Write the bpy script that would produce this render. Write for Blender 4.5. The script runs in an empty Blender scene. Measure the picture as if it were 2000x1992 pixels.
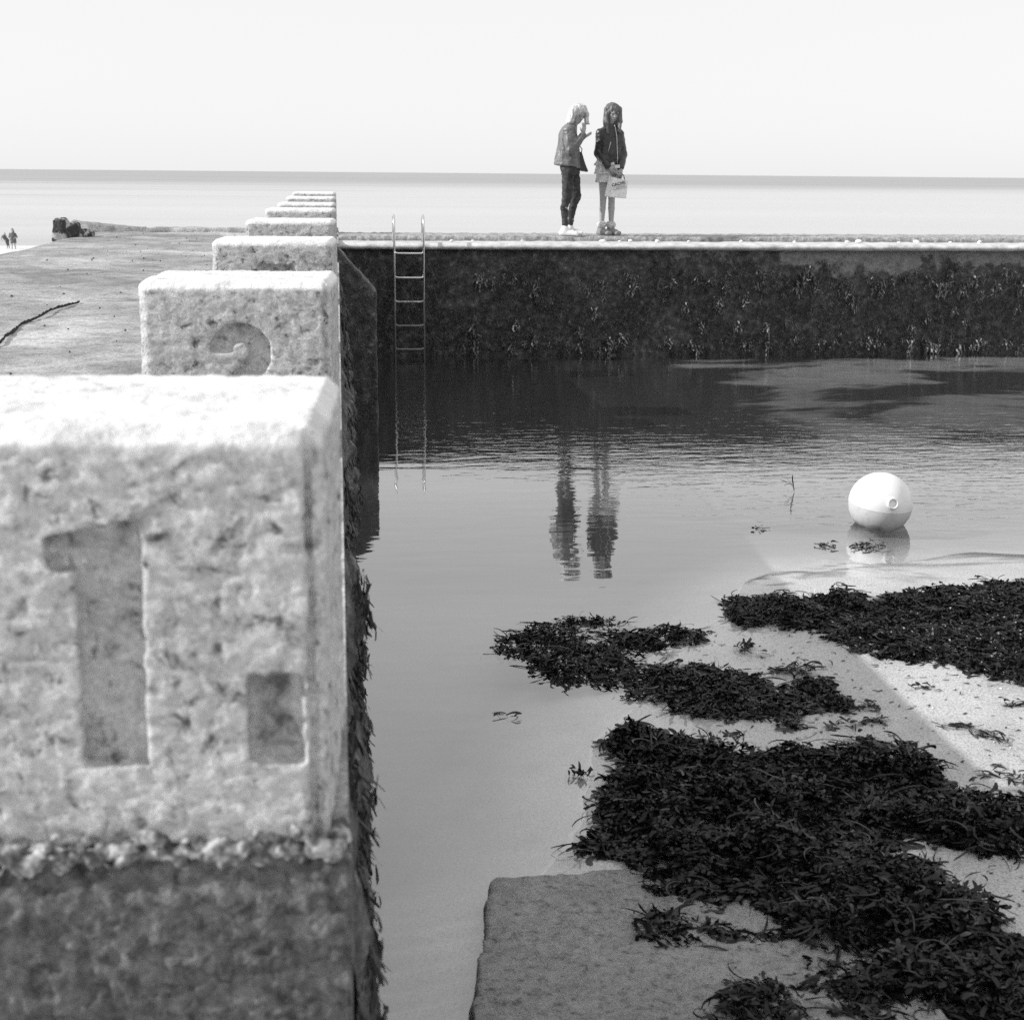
import bpy, bmesh, math, random
import numpy as np
from mathutils import Vector, Matrix
rnd = random.Random(7)
rng = np.random.default_rng(11)
R = math.radians
scene = bpy.context.scene
col = scene.collection

# ---------------------------------------------------------------- camera, world, sun, exposure
CAM = (0.0, 0.0, 2.15)
cam_d = bpy.data.cameras.new("camera")
cam = bpy.data.objects.new("camera", cam_d)
col.objects.link(cam)
cam_d.sensor_fit = 'HORIZONTAL'
cam_d.sensor_width = 56.0
cam_d.lens = 80.0
cam_d.clip_start = 0.05
cam_d.clip_end = 80000
cam.matrix_world = Matrix.Translation(CAM) @ Matrix.Rotation(R(-6.75), 4, 'Z') @ Matrix.Rotation(R(90 - 12.95), 4, 'X') @ Matrix.Rotation(R(0.5), 4, 'Z')
cam_d.dof.use_dof = True
cam_d.dof.focus_distance = 10.0
cam_d.dof.aperture_fstop = 13.0
scene.camera = cam

SUN_EL, SUN_AZ = 30.0, -2.0           # the sun stands over -X (left), azimuth turned towards the sea by SUN_AZ
world = bpy.data.worlds.new("World")
scene.world = world
world.use_nodes = True
wn, wl = world.node_tree.nodes, world.node_tree.links
wn.clear()
sky = wn.new('ShaderNodeTexSky')
sky.sky_type = 'NISHITA'
sky.sun_disc = False
sky.sun_elevation = R(SUN_EL)
sky.sun_rotation = R(-90 + SUN_AZ)
sky.air_density = 1.0
sky.dust_density = 1.0
sky.ozone_density = 1.0
bw = wn.new('ShaderNodeRGBToBW')
bg = wn.new('ShaderNodeBackground')
bg.inputs['Strength'].default_value = 0.15
wo = wn.new('ShaderNodeOutputWorld')
hz = wn.new('ShaderNodeMath'); hz.operation = 'MULTIPLY_ADD'      # thin bright haze veils the clear sky
hz.inputs[1].default_value = 0.12; hz.inputs[2].default_value = 3.55
wl.new(sky.outputs[0], bw.inputs[0]); wl.new(bw.outputs[0], hz.inputs[0]); wl.new(hz.outputs[0], bg.inputs['Color']); wl.new(bg.outputs[0], wo.inputs[0])

sun_d = bpy.data.lights.new("sun", 'SUN')
sun_d.energy = 3.0
sun_d.angle = R(0.6)
sun_d.color = (1, 1, 1)
sun = bpy.data.objects.new("sun", sun_d)
sun.rotation_euler = (0, R(-(90 - SUN_EL)), R(-SUN_AZ))
sun.location = (-10, 5, 12)
col.objects.link(sun)
scene.view_settings.view_transform = 'Standard'
scene.view_settings.look = 'None'
scene.view_settings.exposure = 0.6
scene.view_settings.gamma = 1
scene.cycles.max_bounces = 8
scene.cycles.transparent_max_bounces = 12
scene.cycles.caustics_reflective = False
scene.cycles.caustics_refractive = False
scene.cycles.use_denoising = False

# ---------------------------------------------------------------- object helpers
def tag(o, label=None, cat=None, group=None, kind=None):
    if label: o['label'] = label
    if cat: o['category'] = cat
    if group: o['group'] = group
    if kind: o['kind'] = kind
    return o

def link(name, me, m=None, parent=None, loc=None):
    o = bpy.data.objects.new(name, me)
    col.objects.link(o)
    if m is not None:
        me.materials.append(m)
    if parent is not None: o.parent = parent
    if loc is not None: o.location = loc
    return o

def empty(name, loc=(0, 0, 0), rz=0):
    o = bpy.data.objects.new(name, None)
    o.empty_display_size = 0.1
    o.location = loc; o.rotation_euler = (0, 0, rz)
    col.objects.link(o)
    return o

def np_mesh(name, V, F, smooth=True):
    """V (n,3) array, F (m,k) array of equal-sided faces."""
    me = bpy.data.meshes.new(name)
    V = np.asarray(V, np.float32); F = np.asarray(F, np.int32)
    k = F.shape[1]
    me.vertices.add(len(V)); me.vertices.foreach_set('co', V.ravel())
    me.loops.add(F.size); me.loops.foreach_set('vertex_index', F.ravel())
    me.polygons.add(len(F))
    me.polygons.foreach_set('loop_start', np.arange(0, F.size, k, dtype=np.int32))
    me.polygons.foreach_set('loop_total', np.full(len(F), k, np.int32))
    me.polygons.foreach_set('use_smooth', np.full(len(F), smooth, bool))
    me.update(calc_edges=True)
    me.validate()
    return me

def grid_mesh(name, X, Y, Z):
    """X, Y, Z are 2D arrays of one sheet."""
    n, m = X.shape
    V = np.stack([X, Y, Z], -1).reshape(-1, 3)
    i = np.arange(n * m).reshape(n, m)
    F = np.stack([i[:-1, :-1], i[1:, :-1], i[1:, 1:], i[:-1, 1:]], -1).reshape(-1, 4)
    return np_mesh(name, V, F)

# ---------------------------------------------------------------- numpy noise and distance fields
LAT = rng.random((64, 64, 64)).astype(np.float32) * 2 - 1
def vnoise(P):
    P = np.asarray(P, np.float32)
    i = np.floor(P).astype(np.int32); f = P - i
    f = f * f * (3 - 2 * f)
    i0 = i & 63; i1 = (i + 1) & 63
    x0, y0, z0 = i0[..., 0], i0[..., 1], i0[..., 2]
    x1, y1, z1 = i1[..., 0], i1[..., 1], i1[..., 2]
    fx, fy, fz = f[..., 0], f[..., 1], f[..., 2]
    def l(a, b, t): return a + (b - a) * t
    return l(l(l(LAT[x0, y0, z0], LAT[x1, y0, z0], fx), l(LAT[x0, y1, z0], LAT[x1, y1, z0], fx), fy),
             l(l(LAT[x0, y0, z1], LAT[x1, y0, z1], fx), l(LAT[x0, y1, z1], LAT[x1, y1, z1], fx), fy), fz)

def fbm(P, octv=3):
    P = np.asarray(P, np.float32); a, s = 1.0, 0.0
    for k in range(octv):
        s = s + a * vnoise(P + 17.3 * k); P = P * 2.07; a *= 0.5
    return s

def stk(*a):
    return np.stack(np.broadcast_arrays(*[np.asarray(q, np.float32) for q in a]), -1)

class Field:
    """A signed distance volume that parts are blended into, then turned into one continuous mesh."""
    def __init__(s, lo, hi, h):
        s.lo = np.array(lo, np.float32); s.h = h
        s.n = np.ceil((np.array(hi) - s.lo) / h).astype(int) + 1
        s.v = np.full(s.n, 0.25, np.float32)
    def sub(s, lo, hi, pad):
        a = np.clip(np.floor((np.array(lo) - pad - s.lo) / s.h).astype(int), 0, s.n)
        b = np.clip(np.ceil((np.array(hi) + pad - s.lo) / s.h).astype(int) + 1, 0, s.n)
        sl = tuple(slice(int(p), int(q)) for p, q in zip(a, b))
        ax = [s.lo[i] + s.h * np.arange(a[i], b[i], dtype=np.float32) for i in range(3)]
        P = np.stack(np.meshgrid(*ax, indexing='ij'), -1) if all(len(q) for q in ax) else None
        return sl, P
    def mix(s, sl, d, k, cut=False):
        a = s.v[sl]
        if cut:
            hh = np.clip(0.5 - 0.5 * (a + d) / k, 0, 1)
            s.v[sl] = a + (-d - a) * hh + k * hh * (1 - hh)
        else:
            hh = np.clip(0.5 + 0.5 * (a - d) / k, 0, 1)
            s.v[sl] = a + (d - a) * hh - k * hh * (1 - hh)
    def cap(s, a, b, ra, rb=None, k=0.02, cut=False, sq=None):
        rb = ra if rb is None else rb
        a = np.array(a, np.float32); b = np.array(b, np.float32); r = max(ra, rb)
        sl, P = s.sub(np.minimum(a, b) - r, np.maximum(a, b) + r, k + 2 * s.h)
        if P is None: return
        ba = b - a
        t = np.clip(((P - a) @ ba) / max(float(ba @ ba), 1e-9), 0, 1)
        d = P - a - t[..., None] * ba
        if sq is not None: d = d * np.array(sq, np.float32)
        s.mix(sl, np.linalg.norm(d, axis=-1) - (ra + (rb - ra) * t), k, cut)
    def ell(s, c, r, rot=None, k=0.02, cut=False):
        c = np.array(c, np.float32); r = np.array(r, np.float32); m = float(max(r))
        sl, P = s.sub(c - m, c + m, k + 2 * s.h)
        if P is None: return
        q = P - c
        if rot is not None: q = q @ np.array(rot, np.float32)
        k0 = np.linalg.norm(q / r, axis=-1); k1 = np.linalg.norm(q / (r * r), axis=-1)
        s.mix(sl, k0 * (k0 - 1) / np.maximum(k1, 1e-6), k, cut)
    def box(s, c, half, r=0.01, rot=None, k=0.01, cut=False):
        c = np.array(c, np.float32); half = np.array(half, np.float32); m = float(np.linalg.norm(half))
        sl, P = s.sub(c - m, c + m, k + 2 * s.h)
        if P is None: return
        q = P - c
        if rot is not None: q = q @ np.array(rot, np.float32)
        q = np.abs(q) - half + r
        d = np.linalg.norm(np.maximum(q, 0), axis=-1) + np.minimum(q.max(-1), 0) - r
        s.mix(sl, d, k, cut)
    def loft(s, secs, k=0.02, cut=False, rnd_=0.012, fold=0.0, seed=0.0, skew=None):
        """secs: (z, cx, cy, rx, ry) rising in z; elliptical sections. skew: z shifts by skew*x."""
        S = np.array(sorted(secs), np.float32)
        lo = [(S[:, 1] - S[:, 3]).min(), (S[:, 2] - S[:, 4]).min(), S[0, 0]]
        hi = [(S[:, 1] + S[:, 3]).max(), (S[:, 2] + S[:, 4]).max(), S[-1, 0]]
        sl, P = s.sub(lo, hi, k + 2 * s.h + 0.03)
        z = P[..., 2] + (skew * P[..., 0] if skew else 0)
        I = lambda j: np.interp(z, S[:, 0], S[:, j])
        cx, cy, rx, ry = I(1), I(2), I(3), I(4)
        if fold:
            an = np.arctan2(P[..., 1] - cy, P[..., 0] - cx)
            w = 1 + fold * np.sin(an * 9 + seed + 1.7 * np.sin(an * 3 + seed)) * np.clip((S[-1, 0] - z) / (S[-1, 0] - S[0, 0]), 0, 1)
            rx = rx * w; ry = ry * w
        qx = (P[..., 0] - cx) / rx; qy = (P[..., 1] - cy) / ry
        d = (np.sqrt(qx * qx + qy * qy) - 1) * np.minimum(rx, ry)
        dz = np.maximum(S[0, 0] - z, z - S[-1, 0])
        a = np.maximum(d + rnd_, 0); b = np.maximum(dz + rnd_, 0)
        d = np.sqrt(a * a + b * b) + np.minimum(np.maximum(d, dz) + rnd_, 0) - rnd_
        s.mix(sl, d, k, cut)
    def noise(s, amp, scale, octv=3, off=0.0, scl=(1, 1, 1)):
        m = np.abs(s.v) < (amp * 2.5 + 3 * s.h)
        idx = np.argwhere(m)
        P = s.lo + s.h * idx
        s.v[m] += amp * fbm(P * np.array(scl) * scale + off, octv)
    def mesh(s, name, smooth=True):
        v = s.v; ins = v < 0
        cnt = np.zeros(np.array(v.shape) - 1, np.int8)
        for dx in (0, 1):
            for dy in (0, 1):
                for dz in (0, 1):
                    cnt += ins[dx:v.shape[0] - 1 + dx, dy:v.shape[1] - 1 + dy, dz:v.shape[2] - 1 + dz]
        act = (cnt > 0) & (cnt < 8)
        cell = np.argwhere(act)
        ids = np.full(act.shape, -1, np.int64); ids[act] = np.arange(len(cell))
        acc = np.zeros((len(cell), 3)); num = np.zeros(len(cell))
        cor = [(0, 0, 0), (1, 0, 0), (0, 1, 0), (1, 1, 0), (0, 0, 1), (1, 0, 1), (0, 1, 1), (1, 1, 1)]
        for a in range(8):
            for b in range(a + 1, 8):
                A, B = np.array(cor[a]), np.array(cor[b])
                if np.abs(A - B).sum() != 1: continue
                va = v[tuple((cell + A).T)]; vb = v[tuple((cell + B).T)]
                c = (va < 0) != (vb < 0)
                t = np.where(c, va / np.where(c, va - vb, 1), 0)
                p = A + t[:, None] * (B - A)
                acc[c] += p[c]; num[c] += 1
        V = s.lo + s.h * (cell + acc / num[:, None])
        F = []
        for ax in range(3):
            o1, o2 = [(1, 2), (2, 0), (0, 1)][ax]
            sh = np.array(v.shape); e = [slice(None)] * 3; g = [slice(None)] * 3
            e[ax] = slice(0, -1); g[ax] = slice(1, None)
            ch = ins[tuple(e)] != ins[tuple(g)]
            idx = np.argwhere(ch)
            ok = (idx[:, o1] > 0) & (idx[:, o2] > 0) & (idx[:, o1] < sh[o1] - 1) & (idx[:, o2] < sh[o2] - 1)
            idx = idx[ok]
            E1 = np.zeros(3, int); E1[o1] = 1; E2 = np.zeros(3, int); E2[o2] = 1
            q = np.stack([ids[tuple((idx - E1 - E2).T)], ids[tuple((idx - E2).T)], ids[tuple(idx.T)], ids[tuple((idx - E1).T)]], -1)
            inside_first = ins[tuple(idx.T)]
            q[~inside_first] = q[~inside_first][:, ::-1]
            F.append(q)
        F = np.concatenate(F); F = F[(F >= 0).all(1)]
        return np_mesh(name, V, F, smooth)

def tube(name, pts, r, m, parent=None, sides=10, closed=False):
    pts = [Vector(p) for p in pts]
    V, F = [], []
    n = len(pts)
    up = None
    for i, p in enumerate(pts):
        t = (pts[min(i + 1, n - 1)] - pts[max(i - 1, 0)]).normalized()
        if up is None:
            up = t.orthogonal().normalized()
        up = (up - t * up.dot(t)).normalized()
        b = t.cross(up)
        rr = r[i] if isinstance(r, (list, tuple)) else r
        for j in range(sides):
            a = 2 * math.pi * j / sides
            V.append(p + rr * (math.cos(a) * up + math.sin(a) * b))
    for i in range(n - 1):
        for j in range(sides):
            F.append((i * sides + j, i * sides + (j + 1) % sides, (i + 1) * sides + (j + 1) % sides, (i + 1) * sides + j))
    me = bpy.data.meshes.new(name)
    F.append(tuple(range(sides - 1, -1, -1))); F.append(tuple((n - 1) * sides + j for j in range(sides)))
    me.from_pydata([tuple(v) for v in V], [], F)
    for p in me.polygons: p.use_smooth = len(p.vertices) == 4
    me.update()
    return link(name, me, m, parent)

# ---------------------------------------------------------------- materials (the film is black and white: every colour is a grey)
def G(v): return (v, v, v, 1)
class MatB:
    def __init__(s, name):
        s.m = bpy.data.materials.new(name); s.m.use_nodes = True
        s.n = s.m.node_tree.nodes; s.l = s.m.node_tree.links
        s.b = s.n['Principled BSDF']; s.out = s.n['Material Output']
        s.pos = s.n.new('ShaderNodeNewGeometry').outputs['Position']
    def objpos(s):
        s.pos = s.n.new('ShaderNodeTexCoord').outputs['Object']; return s
    def mapped(s, scale):
        m = s.n.new('ShaderNodeMapping'); m.inputs['Scale'].default_value = scale
        s.l.new(s.pos, m.inputs['Vector']); return m.outputs[0]
    def noise(s, scale, detail=4, rough=0.55, vec=None, dist=0.0):
        t = s.n.new('ShaderNodeTexNoise'); t.inputs['Scale'].default_value = scale
        t.inputs['Detail'].default_value = detail; t.inputs['Roughness'].default_value = rough
        t.inputs['Distortion'].default_value = dist
        s.l.new(vec or s.pos, t.inputs['Vector']); return t.outputs['Fac']
    def voro(s, scale, vec=None, feat='F1', rand=1.0):
        t = s.n.new('ShaderNodeTexVoronoi'); t.feature = feat; t.inputs['Scale'].default_value = scale
        t.inputs['Randomness'].default_value = rand
        s.l.new(vec or s.pos, t.inputs['Vector']); return t.outputs['Distance']
    def ramp(s, fac, stops, interp='LINEAR'):
        r = s.n.new('ShaderNodeValToRGB'); r.color_ramp.interpolation = interp
        while len(r.color_ramp.elements) < len(stops): r.color_ramp.elements.new(0.5)
        for e, (p, v) in zip(r.color_ramp.elements, stops): e.position = p; e.color = G(v)
        s.l.new(fac, r.inputs[0]); return r.outputs[0]
    def math(s, op, a, b=None, c=None, clamp=False):
        t = s.n.new('ShaderNodeMath'); t.operation = op; t.use_clamp = clamp
        for i, q in enumerate((a, b, c)):
            if q is None: continue
            if isinstance(q, (int, float)): t.inputs[i].default_value = q
            else: s.l.new(q, t.inputs[i])
        return t.outputs[0]
    def mixc(s, fac, a, b, mode='MIX'):
        t = s.n.new('ShaderNodeMix'); t.data_type = 'RGBA'; t.blend_type = mode
        for i, q in ((0, fac), (6, a), (7, b)):
            if isinstance(q, (int, float)): t.inputs[i].default_value = q if i == 0 else G(q)
            else: s.l.new(q, t.inputs[i])
        return t.outputs[2]
    def sep(s, axis):
        t = s.n.new('ShaderNodeSeparateXYZ'); s.l.new(s.pos, t.inputs[0]); return t.outputs[axis]
    def mrange(s, v, a, b, c=0.0, d=1.0):
        t = s.n.new('ShaderNodeMapRange'); t.inputs[1].default_value = a; t.inputs[2].default_value = b
        t.inputs[3].default_value = c; t.inputs[4].default_value = d
        t.interpolation_type = 'SMOOTHSTEP'
        s.l.new(v, t.inputs[0]); return t.outputs[0]
    def color(s, v):
        if isinstance(v, (int, float)): s.b.inputs['Base Color'].default_value = G(v)
        else: s.l.new(v, s.b.inputs['Base Color'])
    def rough(s, v):
        if isinstance(v, (int, float)): s.b.inputs['Roughness'].default_value = v
        else: s.l.new(v, s.b.inputs['Roughness'])
    def spec(s, v): s.b.inputs['Specular IOR Level'].default_value = v
    def bump(s, h, dist, strength=1.0):
        t = s.n.new('ShaderNodeBump'); t.inputs['Strength'].default_value = strength
        t.inputs['Distance'].default_value = dist
        s.l.new(h, t.inputs['Height'])
        prev = s.b.inputs['Normal']
        if prev.is_linked: s.l.new(prev.links[0].from_socket, t.inputs['Normal'])
        s.l.new(t.outputs[0], prev)

def flat(name, v, rough=0.8, spec=0.3, var=0.0, scale=20, bump=0.0):
    b = MatB(name).objpos()
    if var:
        b.color(b.ramp(b.noise(scale, 4), [(0.3, max(v * (1 - var), 0.005)), (0.7, min(v * (1 + var), 0.9))]))
    else: b.color(v)
    if bump: b.bump(b.noise(scale * 2, 4), bump)
    b.rough(rough); b.spec(spec)
    return b.m

def concrete_block_mat():
    b = MatB('block_concrete')
    n1 = b.noise(6, 4, 0.6)
    nl = b.noise(1.0, 6, 0.62, vec=b.mapped((17, 17, 30)), dist=0.8)
    n2 = b.noise(34, 7, 0.68, dist=0.5)
    n3 = b.noise(130, 4, 0.7)
    v = b.voro(75)
    c = b.ramp(n1, [(0.3, 0.48), (0.7, 0.58)])
    c = b.mixc(1.0, c, b.ramp(nl, [(0.30, 0.62), (0.40, 0.92), (0.54, 1.0), (0.64, 1.18)]), 'MULTIPLY')
    c = b.mixc(1.0, c, b.ramp(n2, [(0.34, 0.20), (0.40, 0.62), (0.46, 0.98), (0.70, 1.12)]), 'MULTIPLY')
    c = b.mixc(0.8, c, b.ramp(n3, [(0.34, 0.68), (0.5, 1.0), (0.66, 1.15)]), 'MULTIPLY')
    c = b.mixc(1.0, c, b.ramp(v, [(0.05, 1.25), (0.25, 1.0)]), 'MULTIPLY')
    at = b.n.new('ShaderNodeAttribute'); at.attribute_name = 'dirt_shade'  # growth and painted shade inside the carved numbers
    dirt_shade = b.math('MULTIPLY', at.outputs['Fac'], b.mrange(n2, 0.34, 0.64, 1.3, 0.45), clamp=True)
    c = b.mixc(dirt_shade, c, 0.12)
    at2 = b.n.new('ShaderNodeAttribute'); at2.attribute_name = 'bleached_lit'      # weathered pale tops, with the sun's white painted in
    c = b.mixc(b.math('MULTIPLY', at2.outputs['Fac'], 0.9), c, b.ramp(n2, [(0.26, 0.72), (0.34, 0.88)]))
    b.color(c); b.rough(0.92); b.spec(0.15)
    b.bump(b.math('ADD', nl, b.math('MULTIPLY', n2, 1.2)), 0.009, 0.9)
    b.bump(n3, 0.0018, 0.7)
    return b.m

def platform_mat():
    b = MatB('platform_concrete')
    st = b.noise(1.1, 7, 0.62, dist=0.6)
    n2 = b.noise(9, 6, 0.65)
    n3 = b.noise(60, 4, 0.7)
    c = b.ramp(st, [(0.36, 0.22), (0.47, 0.31), (0.56, 0.38), (0.66, 0.50)])
    c = b.mixc(1.0, c, b.ramp(n2, [(0.3, 0.65), (0.5, 1.0), (0.70, 1.2)]), 'MULTIPLY')
    c = b.mixc(1.0, c, b.ramp(n3, [(0.33, 0.55), (0.5, 1.0), (0.7, 1.25)]), 'MULTIPLY')
    b.color(c); b.rough(0.8); b.spec(0.25)
    b.bump(n2, 0.02, 0.8); b.bump(n3, 0.008, 0.9)
    return b.m

def rough_wall_mat():
    """front end of the wall: rough, damp concrete with growth"""
    b = MatB('damp_concrete')
    n1 = b.noise(4, 4, 0.6); n2 = b.noise(52, 6, 0.66, dist=0.4); n3 = b.noise(120, 3)
    c = b.ramp(n1, [(0.3, 0.115), (0.5, 0.15), (0.7, 0.20)])
    c = b.mixc(1.0, c, b.ramp(n2, [(0.34, 0.35), (0.5, 1.0), (0.66, 1.6)]), 'MULTIPLY')
    b.color(c); b.rough(0.75); b.spec(0.3)
    b.bump(n2, 0.02, 1.0); b.bump(n3, 0.006, 0.8)
    return b.m

def algae_wall_mat():
    b = MatB('algae_covered_wall')
    z = b.sep('Z'); x = b.sep('X')
    n1 = b.noise(2.3, 6, 0.65); n2 = b.noise(14, 5, 0.65); n3 = b.noise(60, 4, 0.7)
    dark = b.ramp(n2, [(0.35, 0.035), (0.55, 0.075), (0.72, 0.19)])
    dark = b.mixc(1.0, dark, b.ramp(n3, [(0.3, 0.6), (0.5, 1.0), (0.72, 2.0)]), 'MULTIPLY')
    bare = b.ramp(n2, [(0.3, 0.15), (0.6, 0.26), (0.8, 0.30)])
    hgt = b.math('ADD', z, b.math('MULTIPLY', b.math('SUBTRACT', n1, 0.5), 1.0))
    hgt = b.math('ADD', hgt, b.mrange(x, 3.2, 6.0, -0.22, 0.0))
    fac = b.mrange(hgt, 1.03, 1.10)
    fac = b.math('MULTIPLY', fac, b.mrange(x, 2.6, 4.6))
    b.color(b.mixc(fac, dark, bare)); b.rough(b.ramp(n2, [(0.4, 0.75), (0.65, 0.42)])); b.spec(0.35)
    b.bump(n2, 0.03, 0.9); b.bump(n3, 0.01, 0.9)
    return b.m

def sand_mat():
    b = MatB('pool_sand')
    y = b.sep('Y'); z = b.sep('Z')
    n1 = b.noise(3.0, 5); n3 = b.noise(115, 4, 0.75); n4 = b.noise(38, 4, 0.7)
    c = b.ramp(n1, [(0.3, 0.38), (0.5, 0.46), (0.7, 0.51)])
    c = b.mixc(1.0, c, b.ramp(n3, [(0.34, 0.42), (0.48, 1.0), (0.66, 1.28)]), 'MULTIPLY')
    c = b.mixc(1.0, c, b.ramp(n4, [(0.27, 0.55), (0.36, 1.0), (0.8, 1.06)]), 'MULTIPLY')
    # weed on the far bottom; its dark cover by the left wall paints in shade
    wv = b.noise(1.0, 5, 0.6, vec=b.mapped((0.42, 0.80, 1)), dist=0.5)
    wv = b.math('ADD', wv, b.mrange(b.sep('X'), 2.6, 4.8, 0.30, -0.03))  # solid dark near the left wall stands in for its shade
    weed = b.math('MULTIPLY', b.mrange(wv, 0.43, 0.53), b.mrange(y, 10.6, 11.6))
    c = b.mixc(b.mrange(z, -0.16, 0.0, 1.0, 0.0), c, b.mixc(1.0, c, 0.33, 'MULTIPLY'))     # deeper bottom painted darker, for light lost in the water
    c = b.mixc(b.math('MULTIPLY', b.mrange(y, 7.45, 8.3), b.mrange(y, 9.6, 11.2, 1.0, 0.0)), c, b.mixc(1.0, c, 0.35, 'MULTIPLY'))  # band painted darker so the wall's shadow edge fades
    c = b.mixc(weed, c, 0.018)
    wet = b.math('ADD', z, b.math('MULTIPLY', b.math('SUBTRACT', n1, 0.5), 0.06))
    b.color(c); b.rough(b.math('MAXIMUM', b.mrange(wet, 0.0, 0.07, 0.22, 0.6), b.mrange(z, -0.02, 0.0, 0.9, 0.0))); b.spec(0.3)     # glistening at the water's edge
    b.l.new(b.math('MULTIPLY', b.mrange(wet, 0.005, 0.055, 1.0, 0.0), b.mrange(z, -0.008, 0.003)), b.b.inputs['Coat Weight']); b.b.inputs['Coat IOR'].default_value = 1.8; b.b.inputs['Coat Roughness'].default_value = 0.12
    b.bump(n3, 0.004, 0.8); b.bump(n4, 0.004, 0.5)
    return b.m

def slab_mat():
    b = MatB('slab_concrete')
    n1 = b.noise(5, 5); n2 = b.noise(34, 6, 0.72); n3 = b.noise(110, 4, 0.75)
    c = b.ramp(n1, [(0.3, 0.34), (0.7, 0.46)])
    c = b.mixc(1.0, c, b.ramp(n2, [(0.34, 0.35), (0.45, 0.95), (0.62, 1.2)]), 'MULTIPLY')
    c = b.mixc(1.0, c, b.ramp(n3, [(0.3, 0.7), (0.7, 1.2)]), 'MULTIPLY')
    b.color(c); b.rough(0.6); b.spec(0.35)
    b.bump(n2, 0.02, 1.0); b.bump(n3, 0.007, 0.9)
    return b.m

def water_mat():
    b = MatB('pool_water')
    x = b.sep('X'); y = b.sep('Y')
    fine = b.noise(1.0, 3, 0.55, vec=b.mapped((3.6, 9.5, 1)), dist=0.4)
    swell = b.noise(1.0, 2, 0.5, vec=b.mapped((1.6, 4.2, 1)))
    wind = b.mrange(b.math('ADD', b.math('MULTIPLY', x, 0.55), b.math('MULTIPLY', y, 0.30)), 3.3, 4.6)
    wind = b.math('MULTIPLY', wind, b.mrange(y, 7.2, 9.0))
    wind = b.math('MULTIPLY', wind, b.mrange(b.noise(0.5, 3), 0.30, 0.55, 0.55, 1.0))
    amp = b.math('ADD', 0.045, b.math('MULTIPLY', wind, 0.42))
    h = b.math('ADD', b.math('MULTIPLY', fine, amp), b.math('MULTIPLY', swell, 0.22))
    bp = b.n.new('ShaderNodeBump'); bp.inputs['Distance'].default_value = 0.010; bp.inputs['Strength'].default_value = 1.0
    b.l.new(h, bp.inputs['Height'])
    fr = b.n.new('ShaderNodeFresnel'); fr.inputs['IOR'].default_value = 2.2
    b.l.new(bp.outputs[0], fr.inputs['Normal'])
    geo = b.n.new('ShaderNodeNewGeometry')          # light coming up through the surface is not held back
    fac = b.math('MULTIPLY', b.math('MULTIPLY', fr.outputs[0], 1.28, clamp=True), b.math('SUBTRACT', 1.0, geo.outputs['Backfacing']))
    gl = b.n.new('ShaderNodeBsdfGlossy'); gl.inputs['Roughness'].default_value = 0.0
    gl.inputs['Color'].default_value = G(1.0)
    b.l.new(bp.outputs[0], gl.inputs['Normal'])
    tr = b.n.new('ShaderNodeBsdfTransparent'); tr.inputs['Color'].default_value = G(0.92)
    mx = b.n.new('ShaderNodeMixShader')
    b.l.new(fac, mx.inputs[0]); b.l.new(tr.outputs[0], mx.inputs[1]); b.l.new(gl.outputs[0], mx.inputs[2])
    b.l.new(mx.outputs[0], b.out.inputs['Surface'])
    b.n.remove(b.b)
    return b.m

def sea_mat():
    b = MatB('sea_water')
    y = b.sep('Y')
    band = b.noise(1.0, 4, 0.6, vec=b.mapped((0.0016, 0.011, 1)), dist=0.5)
    chop = b.noise(1.0, 4, 0.6, vec=b.mapped((0.12, 0.45, 1)))
    far = b.mrange(y, 450, 1100)
    c = b.mixc(far, 0.50, 0.31)
    c = b.mixc(0.5, c, b.ramp(band, [(0.38, 0.66), (0.47, 0.98), (0.62, 1.08)]), 'MULTIPLY')
    b.color(c); b.rough(0.45); b.spec(0.4)
    b.bump(chop, 0.35, 0.5)
    return b.m

M = {}
M['block'] = concrete_block_mat()
M['platform'] = platform_mat()
M['endwall'] = rough_wall_mat()
M['algae'] = algae_wall_mat()
M['sand'] = sand_mat()
M['slab'] = slab_mat()
M['water'] = water_mat()
M['sea'] = sea_mat()
M['beach'] = flat('beach_sand', 0.66, 0.7, 0.3, 0.08, 0.05)
M['coping'] = flat('coping_concrete', 0.55, 0.85, 0.2, 0.25, 9, 0.006)
M['kerb'] = flat('kerb_concrete', 0.34, 0.85, 0.2, 0.45, 16, 0.02)

def weed_mat(name, lo, hi, rough=0.38):
    b = MatB(name)
    n = b.noise(30, 3)
    inf = b.n.new('ShaderNodeNewGeometry').outputs['Random Per Island']
    c = b.mixc(1.0, b.ramp(inf, [(0.0, lo), (0.75, hi * 0.6), (1.0, hi)]), b.ramp(n, [(0.3, 0.6), (0.7, 1.3)]), 'MULTIPLY')
    b.color(c); b.rough(rough); b.spec(0.35)
    return b.m
M['weed'] = weed_mat('wet_seaweed', 0.004, 0.020, 0.36)
M['wallweed'] = weed_mat('wall_seaweed', 0.012, 0.11, 0.55)
M['tuft'] = weed_mat('pale_seaweed', 0.06, 0.34, 0.45)

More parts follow.
